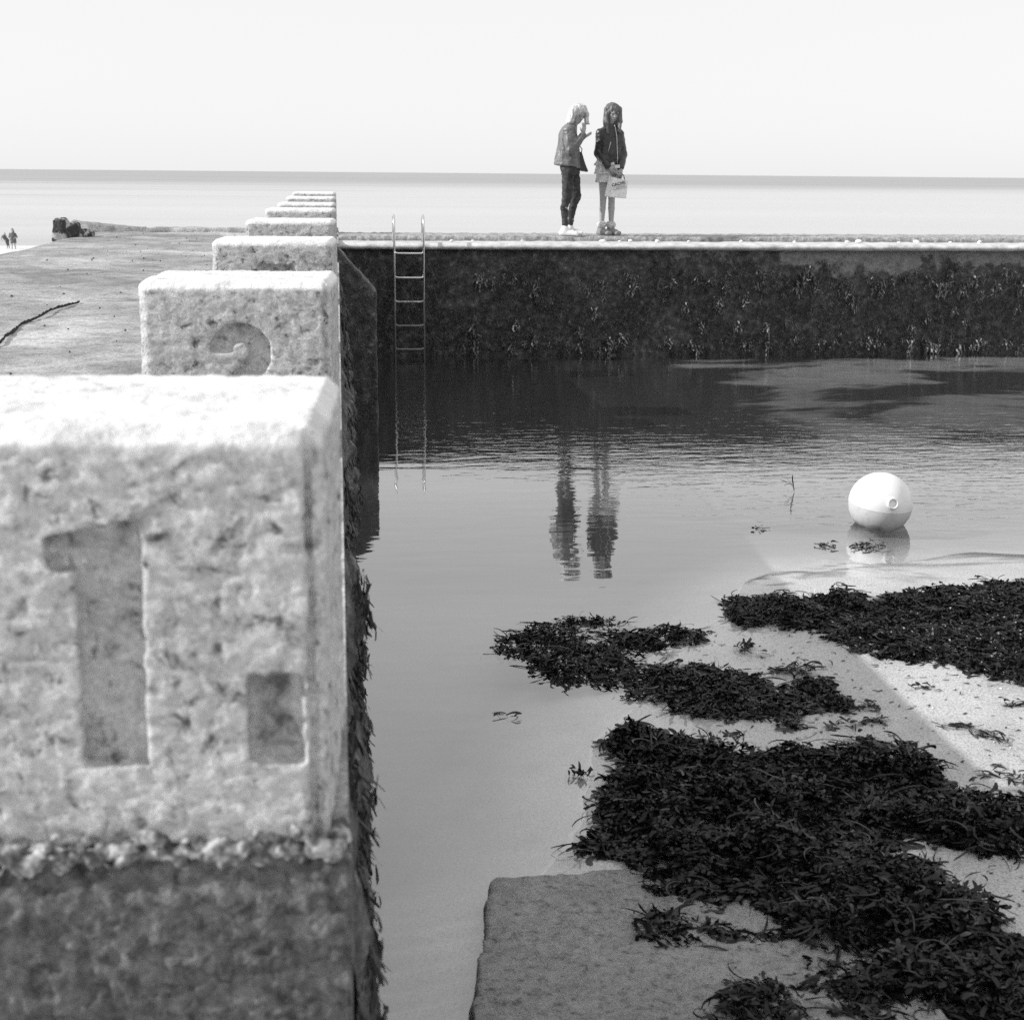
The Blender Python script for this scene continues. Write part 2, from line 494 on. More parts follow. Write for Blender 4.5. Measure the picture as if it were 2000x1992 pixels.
# ---------------------------------------------------------------- sea and beach
Wz = -4.0
xs, ys = np.meshgrid(np.linspace(-700, 700, 141), np.concatenate([np.linspace(-120, 100, 23), np.linspace(105, 150, 10)]), indexing='ij')
zs = Wz - np.clip((ys - 110) / 40, 0, 1) * 0.4 + 0.05 * vnoise(np.stack([xs * 0.05, ys * 0.05, xs * 0], -1))
tag(link('beach', grid_mesh('beach', xs, ys, zs), M['beach']), kind='structure')
def sea_sheet():
    e = 131 + 2.5 * np.sin(np.linspace(-700, 700, 141) * 0.03) + 1.0 * np.sin(np.linspace(-700, 700, 141) * 0.11)
    V, F = [], []
    xx = np.linspace(-700, 700, 141)
    for x, q in zip(xx, e): V.append((x, q - 3, Wz - 0.16))
    ring = [(400, 1.2), (2500, 5), (12000, 16), (50000, 60)]
    for d, f in ring:
        for x in xx: V.append((x * f, d, Wz - 0.16))
    n = len(xx)
    for r in range(len(ring)):
        for i in range(n - 1):
            F.append((r * n + i, r * n + i + 1, (r + 1) * n + i + 1, (r + 1) * n + i))
    return np_mesh('sea', np.array(V), np.array(F))
tag(link('sea', sea_sheet(), M['sea']), kind='structure')

# ---------------------------------------------------------------- pool floor and water
def floor_z(X, Y):
    xb = np.interp(Y, [2.5, 3.6, 4.1, 4.4, 5.1, 6.15, 7.3, 9.0], [0.50, 0.56, 0.62, 0.80, 0.97, 1.45, 2.15, 3.1])
    s = X - xb
    a = np.where(s > 0, 0.060 * s / (1 + 0.35 * np.maximum(s, 0)), 0.20 * s)
    b = 0.10 * (7.75 - Y)
    k = 0.06
    h = np.clip(0.5 + 0.5 * (b - a) / k, 0, 1)
    z = b + (a - b) * h - k * h * (1 - h) + 0.012
    z = np.maximum(z, -0.15 + 0.10 * np.clip((Y - 13) / 4.5, 0, 1))
    P = stk(X * 2.2, Y * 2.2, X * 0)
    z = z + 0.011 * fbm(P, 4) + 0.006 * fbm(P * 0.4 + 7, 2)
    rip = np.sin(Y * 62 + 4.2 * X + 2.2 * vnoise(P * 1.6)) * np.clip(1 - np.abs(Y - 3.75) / 0.75, 0, 1) * np.clip((0.6 - X) * 4, 0, 1)
    return z + 0.011 * rip * np.clip(0.6 + vnoise(P * 1.3 + 9), 0, 1)

def axis(*seg):
    out = []
    for a, b, h in seg: out.append(np.arange(a, b - 1e-6, h))
    return np.concatenate(out + [[seg[-1][1]]])
gx = axis((-0.3, 3.2, 0.025), (3.2, 9, 0.12), (9, 30, 1.0))
gy = axis((-6, 2.4, 0.4), (2.4, 8.2, 0.02), (8.2, 17.65, 0.12))
FX, FY = np.meshgrid(gx, gy, indexing='ij')
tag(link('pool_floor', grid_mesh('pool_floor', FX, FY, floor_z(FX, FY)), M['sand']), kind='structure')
wx, wy = np.meshgrid(np.linspace(-0.04, 30, 31), np.linspace(-6, 17.62, 25), indexing='ij')
tag(link('water', grid_mesh('water', wx, wy, wx * 0), M['water']), kind='structure')

# ---------------------------------------------------------------- concrete slab at the foot of the wall
def make_slab():
    f = Field((0.15, 2.5, -0.3), (1.55, 4.4, 0.3), 0.012)
    sl, P = f.sub(f.lo, f.lo + f.h * (f.n - 1), 0)
    x, y, z = P[..., 0], P[..., 1], P[..., 2]
    e = np.interp(y, [2.5, 3.0, 3.40, 3.6, 3.8, 3.95, 4.11], [0.24, 0.275, 0.312, 0.345, 0.385, 0.40, 0.437])
    w = 0.012 * fbm(stk(y * 14, z * 10, x * 0), 3)
    top = 0.035 + 0.055 * np.clip(4.2 - y, 0, 2) - 0.01 * (x - 0.4)
    d = np.maximum.reduce([e + w - x, z - top, y - (4.13 + 0.02 * np.sin(x * 9)), x - 1.5])
    f.v[sl] = d
    f.noise(0.006, 22, 3)
    return f.mesh('slab')
tag(link('concrete_slab', make_slab(), M['slab']), 'low tilted concrete slab with a broken left edge, rising out of the shallow water at the foot of the wall', 'slab')

# ---------------------------------------------------------------- side wall with the platform on top
PZ = 1.375
def box_mesh(name, lo, hi):
    (a, b, c), (d, e, f) = lo, hi
    V = [(a, b, c), (d, b, c), (d, e, c), (a, e, c), (a, b, f), (d, b, f), (d, e, f), (a, e, f)]
    F = [(0, 3, 2, 1), (4, 5, 6, 7), (0, 1, 5, 4), (1, 2, 6, 5), (2, 3, 7, 6), (3, 0, 4, 7)]
    me = bpy.data.meshes.new(name); me.from_pydata(V, [], F); me.update(); return me

side = empty('side_wall', (0, 1.6, 0))
tag(side, 'long concrete wall on the left side of the pool, its water side hung with dark seaweed', 'wall')
def put(o, parent):
    o.parent = parent
    o.matrix_parent_inverse = Matrix.Translation(-Vector(parent.location))
    return o
put(link('wall_core', box_mesh('wall_core', (-3.22, 1.66, -4.6), (-0.02, 19.7, 1.33)), M['endwall']), side)

# rough front end, facing the camera
ux, uz = np.meshgrid(np.concatenate([np.linspace(-3.25, -0.7, 60), np.linspace(-0.695, 0.004, 230)]), np.concatenate([np.linspace(-0.4, 0.95, 60), np.linspace(0.955, 1.372, 140)]), indexing='ij')
dsp = 0.004 * fbm(stk(ux * 9, uz * 9, ux * 0 + 3), 2) + 0.0045 * fbm(stk(ux * 62, uz * 62, ux * 0), 2)
yy = 1.60 - 0.012 - dsp + 0.02 * np.clip((uz - 1.33) / 0.04, 0, 1)
# wrap the edges back into the core
yy[0, :] = 1.75; yy[-2, :] += 0.006; yy[-1, :] = 1.70
put(link('end_face', grid_mesh('end_face', ux, yy, uz), M['endwall']), side)
# water side, lumpy with growth
vy, vz = np.meshgrid(np.linspace(1.615, 17.56, 1500), np.linspace(-0.5, 1.368, 90), indexing='ij')
gro = np.clip((1.30 - vz) / 0.25, 0, 1)
dx = gro * (0.006 + 0.05 * np.clip(fbm(stk(vy * 7, vz * 7.5, vy * 0), 3), 0, 1.3) + 0.014 * np.clip(fbm(stk(vy * 17, vz * 7, vy * 0 + 5), 3), 0, 2))
dx = dx * np.interp(vy, [1.6, 3.5, 8, 18], [0.75, 1.0, 1.2, 1.3])
put(link('water_face', grid_mesh('water_face', dx - 0.006, vy, vz), M['algae']), side)

def make_buttress():
    f = Field((-0.2, 12.8, -0.7), (0.5, 13.9, 1.6), 0.02)
    sl, P = f.sub(f.lo, f.lo + f.h * (f.n - 1), 0)
    x, y, z = P[..., 0], P[..., 1], P[..., 2]
    d = np.maximum.reduce([x - 0.325, 13.1 - y, y - 13.55, (z - 1.48 + (x - 0.01) * 1.16) / 1.53, -0.15 - x])
    f.v[sl] = d
    f.noise(0.012, 12, 3)
    return f.mesh('buttress')
put(link('buttress', make_buttress(), M['algae']), side)

# platform sheet
px_ = axis((-3.25, -0.0, 0.03)); py_ = axis((1.62, 19.7, 0.03))
PX, PY = np.meshgrid(px_, py_, indexing='ij')
edge = np.clip((PX + 3.25) / 0.25, 0, 1)
PZs = PZ + 0.010 * fbm(stk(PX * 3, PY * 3, PX * 0), 4) * np.clip(-PX * 6, 0, 1) - 0.06 * (1 - edge) ** 2
PXs = PX - 0.05 * (1 - edge) * (1 + fbm(stk(PY * 4, PY * 0, PY * 0), 3))
PXs[0, :] -= 0.1; PZs[0, :] -= 0.6
tag(link('platform', grid_mesh('platform', PXs, PY, PZs), M['platform']), kind='structure')
# kerb along its sea edge, cracked ridge beside the boulder
def make_ridge():
    f = Field((-3.6, 19.2, 1.2), (0.2, 20.1, 1.7), 0.025)
    sl, P = f.sub(f.lo, f.lo + f.h * (f.n - 1), 0)
    x, y, z = P[..., 0], P[..., 1], P[..., 2]
    top = 1.425 + np.interp(x, [-3.4, -3.0, -2.5], [0.09, 0.04, 0.0])
    d = np.maximum.reduce([19.62 - y + 0.5 * np.maximum(z - 1.38, 0), y - 19.95, z - top, x - 0.0, -3.42 - x])
    f.v[sl] = d
    f.noise(0.012, 9, 3)
    return f.mesh('kerb')
tag(link('sea_kerb', make_ridge(), M['platform']), 'low weathered concrete kerb along the far sea edge of the left platform', 'kerb')

# crack
crack_m = flat('crack_growth', 0.03, 0.8, 0.2, 0.6, 60, 0.01)
def ribbon(name, pts, w, amp):
    pts = np.array(pts, float)
    t = np.linspace(0, 1, 160); s = np.linspace(0, 1, len(pts))
    cx = np.interp(t, s, pts[:, 0]) + amp * fbm(stk(t * 30, t * 0, t * 0), 3)
    cy = np.interp(t, s, pts[:, 1]) + amp * fbm(stk(t * 30, t * 0 + 4, t * 0), 3)
    V, F = [], []
    for i in range(160):
        ww = w * (0.35 + 0.65 * (1 - t[i])) * (0.8 + 0.5 * float(vnoise(np.array([t[i] * 40, 0, 0]))))
        for q, zz in ((-1, 0.0), (-0.4, 0.014), (0.4, 0.012), (1, 0.0)):
            V.append((cx[i] + ww * q, cy[i] + ww * q * 0.25, PZ + 0.004 + zz * (0.6 + 0.6 * rnd.random())))
    for i in range(159):
        for j in range(3):
            F.append((i * 4 + j, i * 4 + j + 1, i * 4 + 5 + j, i * 4 + 4 + j))
    return np_mesh(name, np.array(V), np.array(F))
tag(link('crack', ribbon('crack', [(-1.72, 5.6), (-1.60, 6.35), (-1.54, 6.84), (-1.60, 7.7), (-1.60, 8.6), (-1.53, 9.0)], 0.008, 0.007), crack_m), kind='structure')

# gravel specks on the platform
def specks(n, xr, yr, zf, sz, seed):
    r = np.random.default_rng(seed)
    V, F = [], []
    base = np.array([(1, 0, 0), (-.5, .87, 0), (-.5, -.87, 0), (0, 0, 1.0), (0.1, 0, -.5)])
    tri = np.array([(0, 1, 3), (1, 2, 3), (2, 0, 3), (1, 0, 4), (2, 1, 4), (0, 2, 4)])
    X = r.uniform(*xr, n); Y = r.uniform(*yr, n)
    Z = zf(X, Y)
    for i in range(n):
        a = r.uniform(0, 6.28); c, s = math.cos(a), math.sin(a)
        b = base * r.uniform(sz[0], sz[1]) * r.uniform(0.6, 1.3, (5, 3))
        b = b @ np.array([[c, s, 0], [-s, c, 0], [0, 0, 1]])
        V.append(b + (X[i], Y[i], Z[i])); F.append(tri + 5 * i)
    return np_mesh('specks', np.concatenate(V), np.concatenate(F), False)
tag(link('gravel', specks(130, (-3.1, -0.6), (3, 19.5), lambda x, y: x * 0 + PZ + 0.006, (0.005, 0.013), 3), flat('gravel_dark', 0.09, 0.8, 0.2, 0.6, 30)), 'dark grit and small stones scattered over the left platform', 'gravel', kind='stuff')

# boulder at the corner
def make_boulder():
    f = Field((-3.6, 17.6, 1.15), (-2.8, 18.9, 1.75), 0.016)
    f.box((-3.26, 18.1, 1.455), (0.075, 0.15, 0.125), 0.02, k=0.02)
    f.box((-3.14, 18.12, 1.435), (0.08, 0.15, 0.095), 0.03, k=0.03)
    f.ell((-3.02, 18.2, 1.39), (0.14, 0.2, 0.075), k=0.03)
    f.noise(0.022, 9, 3)
    return f.mesh('boulder')
def boulder_mat():
    b = MatB('boulder'); n = b.noise(7, 4, 0.6, dist=1.0)
    b.color(b.ramp(n, [(0.46, 0.05), (0.52, 0.08), (0.56, 0.38), (0.7, 0.45)])); b.rough(0.9); b.spec(0.2)
    b.bump(b.noise(30, 4), 0.02); return b.m
tag(link('boulder', make_boulder(), boulder_mat()), 'dark and pale mottled boulder at the far left corner of the platform', 'rock')

# ---------------------------------------------------------------- numbered blocks on the wall
def seg_sdf(px, pz, a, b):
    a = np.array(a); b = np.array(b); ba = b - a
    t = np.clip(((px - a[0]) * ba[0] + (pz - a[1]) * ba[1]) / (ba @ ba), 0, 1)
    return np.hypot(px - a[0] - t * ba[0], pz - a[1] - t * ba[1])
def poly_sdf(px, pz, pts):
    pts = np.array(pts, float); n = len(pts)
    d = np.full(px.shape, 1e9); s = np.ones(px.shape)
    for i in range(n):
        a = pts[i]; b = pts[i - 1]; e = b - a
        wx, wz = px - a[0], pz - a[1]
        t = np.clip((wx * e[0] + wz * e[1]) / (e @ e), 0, 1)
        d = np.minimum(d, (wx - e[0] * t) ** 2 + (wz - e[1] * t) ** 2)
        c1 = pz >= a[1]; c2 = pz < b[1]; c3 = e[0] * wz > e[1] * wx
        flip = (c1 & c2 & c3) | (~c1 & ~c2 & ~c3)
        s = np.where(flip, -s, s)
    return s * np.sqrt(d)
BW, BD = 0.515, 0.43
def digit(kind, x, z, top):
    """carved number as a 2D distance; x across the face (right edge = 0), z up in world height"""
    if kind == 1:
        d = poly_sdf(x, z, [(-0.333, 1.755), (-0.328, 1.716), (-0.298, 1.716), (-0.300, 1.487), (-0.236, 1.485), (-0.232, 1.774)])
        dot = np.maximum(np.abs(x + 0.085) - 0.028, np.abs(z - 1.538) - 0.053)
        return np.minimum(d, dot)
    if kind == 2:
        c = np.hypot(x + 0.272, z - 1.672)
        arc = np.where((z > 1.672) | (x > -0.272), np.abs(c - 0.052) - 0.027, 1)
        tail = seg_sdf(x, z, (-0.222, 1.65), (-0.32, 1.53)) - 0.024
        foot = np.maximum(np.abs(x + 0.265) - 0.085, np.abs(z - 1.51) - 0.025)
        return np.minimum(np.minimum(arc, tail), foot)
    if kind == 3:
        t = np.maximum(np.abs(x + 0.272) - 0.075, np.abs(z - 1.738) - 0.022)
        d2 = seg_sdf(x, z, (-0.21, 1.73), (-0.28, 1.64)) - 0.024
        c = np.hypot(x + 0.272, z - 1.57)
        arc = np.where((x > -0.272) | (z < 1.56), np.abs(c - 0.058) - 0.024, 1)
        return np.minimum(np.minimum(t, d2), arc)
    return None

def make_block(i, top, h, kind):
    f = Field((-BW - 0.06, -0.06, PZ - 0.04), (0.06, BD + 0.06, top + 0.06), h)
    sl, P = f.sub(f.lo, f.lo + f.h * (f.n - 1), 0)
    x, y, z = P[..., 0], P[..., 1], P[..., 2]
    cx, cy, cz = -BW / 2, BD / 2, (PZ + 0.004 + top) / 2
    q = np.abs(P - np.array([cx, cy, cz], np.float32)) - np.array([BW / 2, BD / 2, (top - PZ - 0.004) / 2], np.float32) + 0.012
    d = np.linalg.norm(np.maximum(q, 0), axis=-1) + np.minimum(q.max(-1), 0) - 0.012
    # worn chamfers on the vertical and the top edges
    ch = 0.020
    ax, ay, az = q[..., 0] - 0.012, q[..., 1] - 0.012, np.where(z > cz, q[..., 2] - 0.012, -1)
    d = np.maximum(d, (ax + ay + ch) * 0.7071)
    d = np.maximum(d, (ay + az + ch) * 0.7071)
    d = np.maximum(d, (ax + az + ch * 0.8) * 0.7071)
    if kind:
        g = digit(kind, x - 0.023, z, top)
        d = np.maximum(d, -np.maximum(g, y - 0.026))
        for q in range(1, 6):                        # the right and lower sides are worn to a slope
            gq = digit(kind, x - 0.023 - 0.0018 * q, z + 0.0008 * q, top)
            d = np.maximum(d, -np.maximum(gq, y - 0.026 * (1 - q / 6)))
    f.v[sl] = d
    if i < 3:                                        # worn groove down the right edge of the face
        f.v[sl] = np.maximum(f.v[sl], -np.maximum(np.abs(x + 0.016 + 0.001 * np.sin(z * 40)) - 0.0045, y - 0.016))
    f.noise(0.0019 if i < 3 else 0.0016, 55, 3, off=i * 7.7, scl=(0.75, 1, 1.2))
    f.noise(0.0012, 110, 2, off=i * 5.7)
    f.noise(0.0012, 8, 2, off=i * 3.1)
    me = f.mesh('concrete_block')
    co = np.empty(len(me.vertices) * 3, np.float32); me.vertices.foreach_get('co', co); co = co.reshape(-1, 3)
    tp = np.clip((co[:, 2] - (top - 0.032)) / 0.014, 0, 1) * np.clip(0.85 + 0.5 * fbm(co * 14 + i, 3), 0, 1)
    at = me.attributes.new('bleached_lit', 'FLOAT', 'POINT'); at.data.foreach_set('value', tp.astype(np.float32))  # top carries sunlight in its colour
    if kind:                                         # growth in the carved number, plus painted shade along its top
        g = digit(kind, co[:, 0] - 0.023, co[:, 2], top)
        dirt_shade = np.clip((-g - 0.004) / 0.01, 0, 1) * (co[:, 1] < 0.06) * (0.14 if kind == 1 else 0.10)
        dirt_shade = np.where((co[:, 2] > (1.735 if kind == 1 else 1.72)) & (co[:, 1] < 0.06), dirt_shade * 3.6, dirt_shade)  # upper part darkened as shade under the recess edge
        if kind == 1: dirt_shade = np.where(co[:, 0] > -0.137, dirt_shade * 4.2, dirt_shade)
        at = me.attributes.new('dirt_shade', 'FLOAT', 'POINT'); at.data.foreach_set('value', dirt_shade.astype(np.float32))
    return me

tops = [1.878, 1.862, 1.862, 1.872, 1.878, 1.872, 1.888, 1.905]
blab = ['nearest concrete block, a number one and a dot cut into its face, bright worn top',
        'second concrete block from the front, upper half of a carved number two showing',
        'third concrete block from the front, only the flat top of a carved number showing',
        'fourth concrete block from the front, plain pitted face between the third and fifth block',
        'fifth concrete block from the front, short strip of plain face with pale chipped rim',
        'sixth concrete block from the front, nearly hidden with only its pale top showing',
        'seventh concrete block from the front, thin dark strip of face under a pale top',
        'farthest and smallest concrete block at the sea end of the wall']
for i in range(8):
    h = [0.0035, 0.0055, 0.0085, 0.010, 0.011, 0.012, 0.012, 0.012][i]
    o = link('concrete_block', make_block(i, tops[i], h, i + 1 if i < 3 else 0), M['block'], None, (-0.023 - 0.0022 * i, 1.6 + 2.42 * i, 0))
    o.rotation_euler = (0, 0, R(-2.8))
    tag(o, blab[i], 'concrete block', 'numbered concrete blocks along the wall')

# rubble joint under the nearest block
def make_joint():
    f = Field((-0.62, 1.57, 1.33), (0.03, 1.67, 1.42), 0.003)
    r = random.Random(5)
    f.box((-0.29, 1.625, 1.376), (0.285, 0.028, 0.007), 0.005, k=0.004)
    f.noise(0.009, 14, 2, off=3); f.noise(0.007, 75, 3)
    for k in range(260):
        x = r.uniform(-0.57, -0.01); z = 1.378 + r.gauss(0, 0.008)
        q = r.uniform(0.003, 0.0075)
        f.box((x, 1.602 + r.uniform(-0.006, 0.006), z), (q * r.uniform(.7, 1.5), q, q * r.uniform(.6, 1.1)), 0.0015, rot=Matrix.Rotation(r.uniform(0, 3), 3, (r.random(), r.random(), r.random())), k=0.002)
    f.noise(0.002, 160, 2)
    return f.mesh('rubble_joint')
b_ = MatB('rubble'); b_.color(b_.ramp(b_.noise(60, 4), [(0.40, 0.08), (0.52, 0.22), (0.62, 0.48)])); b_.rough(0.9); b_.spec(0.2)
put(link('rubble_joint', make_joint(), b_.m), side)

# ---------------------------------------------------------------- far wall, coping, walkway
farw = empty('pool_wall', (0, 17.6, 0))
tag(farw, 'dark seaweed covered wall across the far side of the pool with a pale coping', 'wall')
put(link('wall_core', box_mesh('wall_core', (0.0, 17.66, -4.6), (30, 19.1, 1.24)), M['endwall']), farw)
ax_ = axis((-0.05, 9.2, 0.025), (9.2, 30, 0.3)); az_ = np.linspace(-0.6, 1.29, 80)
AX, AZ = np.meshgrid(ax_, az_, indexing='ij')
ady = 0.018 * np.abs(fbm(stk(AX * 5, AZ * 5, AX * 0), 3)) + 0.02 * np.clip(fbm(stk(AX * 13, AZ * 9, AX * 0 + 8), 3) - 0.2, 0, 2)
put(link('wall_face', grid_mesh('wall_face', AX, 17.60 - ady * np.clip((1.25 - AZ) / 0.2, 0.1, 1), AZ), M['algae']), farw)
# coping: rounded profile swept along X
def sweep(name, prof, x0, x1, n, amp, sc):
    prof = np.array(prof); xx = np.concatenate([np.linspace(x0, 9.2, n), np.linspace(9.5, x1, 30)])
    X = np.repeat(xx[:, None], len(prof), 1)
    Y = np.repeat(prof[None, :, 0], len(xx), 0); Z = np.repeat(prof[None, :, 1], len(xx), 0)
    P = stk(X * sc, Y * sc, Z * sc)
    Y = Y + amp * fbm(P, 3); Z = Z + amp * fbm(P + 31, 3)
    return grid_mesh(name, X, Y, Z)
cop = [(17.62, 1.255), (17.52, 1.262), (17.485, 1.275), (17.47, 1.295), (17.485, 1.318), (17.52, 1.334), (17.6, 1.342), (17.8, 1.345), (18.0, 1.345), (18.2, 1.344)]
put(link('coping', sweep('coping', cop, 0.0, 30, 380, 0.005, 9), M['coping']), farw)
kp = [(18.03, 1.30), (18.03, 1.33), (18.028, 1.365), (18.035, 1.39), (18.06, 1.403), (18.2, 1.406), (18.4, 1.408), (18.7, 1.406), (19.0, 1.404), (19.1, 1.39), (19.12, 1.2)]
tag(link('walkway', sweep('walkway', kp, 0.0, 30, 700, 0.006, 22), M['kerb']), kind='structure')

# pale stones lying on the coping
stone_m = flat('pale_stone', 0.72, 0.8, 0.3, 0.12, 40)
def make_stone(seed):
    f = Field((-0.07, -0.06, -0.02), (0.07, 0.06, 0.06), 0.005)
    f.ell((0, 0, 0.014), (0.045, 0.032, 0.02), k=0.01); f.ell((0.015, 0.01, 0.018), (0.025, 0.025, 0.018), k=0.01)
    f.noise(0.006, 30, 2, off=seed)
    return f.mesh('stone')
stones = [make_stone(k * 5.0) for k in range(3)]
for k, m_ in enumerate(stones): m_.materials.append(stone_m)
for k, (x, s) in enumerate([(1.35, 0.7), (1.62, 0.5), (2.22, .6), (3.2, 0.9), (3.42, .5), (3.56, .8), (3.88, .9), (4.28, .6), (4.95, 0.7), (5.62, .6), (6.3, .8), (6.42, 1.1), (6.95, .5), (7.2, 1.0), (7.62, .6), (8.02, .9)]):
    o = bpy.data.objects.new('stone', stones[k % 3]); col.objects.link(o)
    o.location = (x, 17.90 + 0.05 * rnd.uniform(-1, 1), 1.343); o.scale = (s, s, s); o.rotation_euler = (0, 0, rnd.uniform(0, 6))
    tag(o, 'small pale stone lying on the ledge below the far walkway', 'stone', 'pale stones along the ledge')

# ---------------------------------------------------------------- seaweed
def fronds(P, az, L, W, pitch, curl, bend, S=5, twist=None, flutter=0.0):
    n = len(P); P = np.asarray(P, float)
    s = np.linspace(0, 1, S + 1)
    pit = pitch[:, None] - curl[:, None] * s[None]
    azs = az[:, None] + bend[:, None] * s[None]
    d = np.stack([np.cos(pit) * np.cos(azs), np.cos(pit) * np.sin(azs), np.sin(pit)], -1)
    step = (L / S)[:, None, None]
    C = np.concatenate([P[:, None], P[:, None] + np.cumsum(d[:, :-1] * step, 1)], 1)
    side_ = np.stack([-np.sin(azs), np.cos(azs), 0 * azs], -1)
    up = np.cross(d, side_)
    tw = (twist if twist is not None else np.zeros(n))[:, None] * (0.4 + s[None])
    wv = side_ * np.cos(tw)[..., None] + up * np.sin(tw)[..., None]
    prof = np.array([0.45, 0.8, 0.95, 1.0, 0.95, 0.5])[:S + 1] if S == 5 else np.interp(s, [0, 0.3, 0.8, 1], [0.5, 0.9, 1.0, 0.45])
    hw = (0.5 * W[:, None] * prof[None])[..., None] * wv
    V = np.stack([C - hw, C + hw], 2).reshape(-1, 3)
    i = np.arange(n)[:, None] * (2 * (S + 1)) + np.arange(S)[None] * 2
    F = np.stack([i, i + 1, i + 3, i + 2], -1).reshape(-1, 4)
    return V, F, C

def frond_batch(P, rg, L=(0.05, 0.12), W=(0.006, 0.013), pitch=(0.0, 0.9), curl=(0.4, 1.6), az=None, fork=0.6, tw=1.0):
    n = len(P)
    a = rg.uniform(0, 2 * np.pi, n) if az is None else az
    Ls = L[0] + (L[1] - L[0]) * rg.random(n) ** 1.8
    V, F, Cc = fronds(P, a, Ls, rg.uniform(*W, n), rg.uniform(*pitch, n), rg.uniform(*curl, n), rg.normal(0, 1.3, n), twist=rg.uniform(-tw, tw, n))
    m = rg.random(n) < fork
    Q = Cc[m][:, 2]
    k = m.sum()
    V2, F2, _ = fronds(Q, a[m] + rg.choice([-1, 1], k) * rg.uniform(0.4, 1.0, k), Ls[m] * 0.6, rg.uniform(*W, k) * 0.9, rg.uniform(-0.2, 0.5, k), rg.uniform(0.2, 1.2, k), rg.uniform(-1, 1, k), S=4, twist=rg.uniform(-tw, tw, k))
    return [(V, F), (V2, F2)] + (fork_more(Cc[m], a[m], Ls[m], W, rg, tw) if fork > 0.7 else [])

def fork_more(Cc, a, Ls, W, rg, tw):
    k = len(Cc); out = []
    for sgn in (-1, 1):
        v, f_, c = fronds(Cc[:, 3], a + sgn * rg.uniform(0.4, 1.1, k), Ls * rg.uniform(0.3, 0.7, k), rg.uniform(*W, k), rg.uniform(-0.5, 0.4, k), rg.normal(0.4, 0.8, k), rg.normal(0, 1.5, k), S=4, twist=rg.uniform(-tw, tw, k))
        out.append((v, f_))
    return out

def clump_az(P, rg, sc=3.5):
    return 6.0 * fbm(stk(P[:, 0] * sc, P[:, 1] * sc, P[:, 0] * 0 + 61), 2) + rg.normal(0, 0.75, len(P))

def join(batches):
    V, F, o = [], [], 0
    for v, f in batches:
        V.append(v); F.append(f + o); o += len(v)
    return np.concatenate(V), np.concatenate(F)

# pixel outlines of the mats, turned into ground points
Mr = np.array(cam.matrix_world.to_3x3())
def ground(x, y, z=0.0):
    d = Mr @ np.array([(x - 1000) / 2857.14, -(y - 996) / 2857.14, -1.0])
    t = (z - CAM[2]) / d[2]
    return np.array([d[0] * t, d[1] * t])
def zoomed(pts, z=0.02): return np.array([ground(900 + x / 1.7564, 1100 + y / 1.7564, z) for x, y in pts])
def zoomed_h(z, pts): return zoomed(pts, z)
W1 = zoomed([(90, 290), (130, 245), (210, 205), (330, 185), (380, 165), (470, 170), (570, 190), (640, 215), (800, 218), (830, 235), (790, 262), (700, 270), (640, 290), (620, 330), (760, 345), (900, 375), (1010, 405), (1060, 440), (1130, 425), (1200, 430), (1250, 450), (1325, 495), (1290, 530), (1210, 520), (1150, 540), (1130, 585), (1080, 575), (1040, 550), (950, 545), (850, 525), (760, 490), (720, 455), (600, 458), (560, 410), (450, 408), (350, 400), (270, 375), (230, 330), (150, 308)])
W2 = zoomed_h(0.06, [(900, 115), (930, 95), (1060, 92), (1200, 110), (1330, 98), (1420, 115), (1560, 95), (1650, 90), (1780, 100), (1800, 80), (1932, 65), (2100, 50), (2200, 430), (1932, 435), (1830, 420), (1740, 382), (1600, 350), (1500, 332), (1400, 300), (1300, 272), (1280, 240), (1140, 210), (1080, 180), (1000, 188), (940, 150)])
W3 = zoomed_h(0.03, [(490, 620), (530, 590), (600, 570), (680, 575), (700, 620), (790, 612), (815, 650), (900, 685), (1020, 690), (1100, 665), (1200, 662), (1300, 690), (1400, 667), (1500, 690), (1570, 720), (1650, 770), (1730, 820), (1800, 850), (1932, 850), (2060, 870), (2060, 1020), (1932, 1010), (1860, 1035), (1750, 1018), (1640, 990), (1540, 985), (1500, 1030), (1500, 1075), (1560, 1062), (1620, 1090), (1610, 1150), (1700, 1190), (1790, 1230), (1860, 1290), (1932, 1340), (2000, 1400), (2050, 1700), (800, 1700), (805, 1567), (830, 1500), (920, 1440), (900, 1400), (760, 1408), (680, 1370), (590, 1325), (640, 1300), (690, 1242), (800, 1225), (900, 1275), (1030, 1285), (1040, 1215), (930, 1180), (840, 1190), (720, 1150), (800, 1110), (690, 1090), (600, 1060), (520, 1020), (470, 970), (500, 920), (490, 880), (500, 830), (510, 780), (555, 700)])

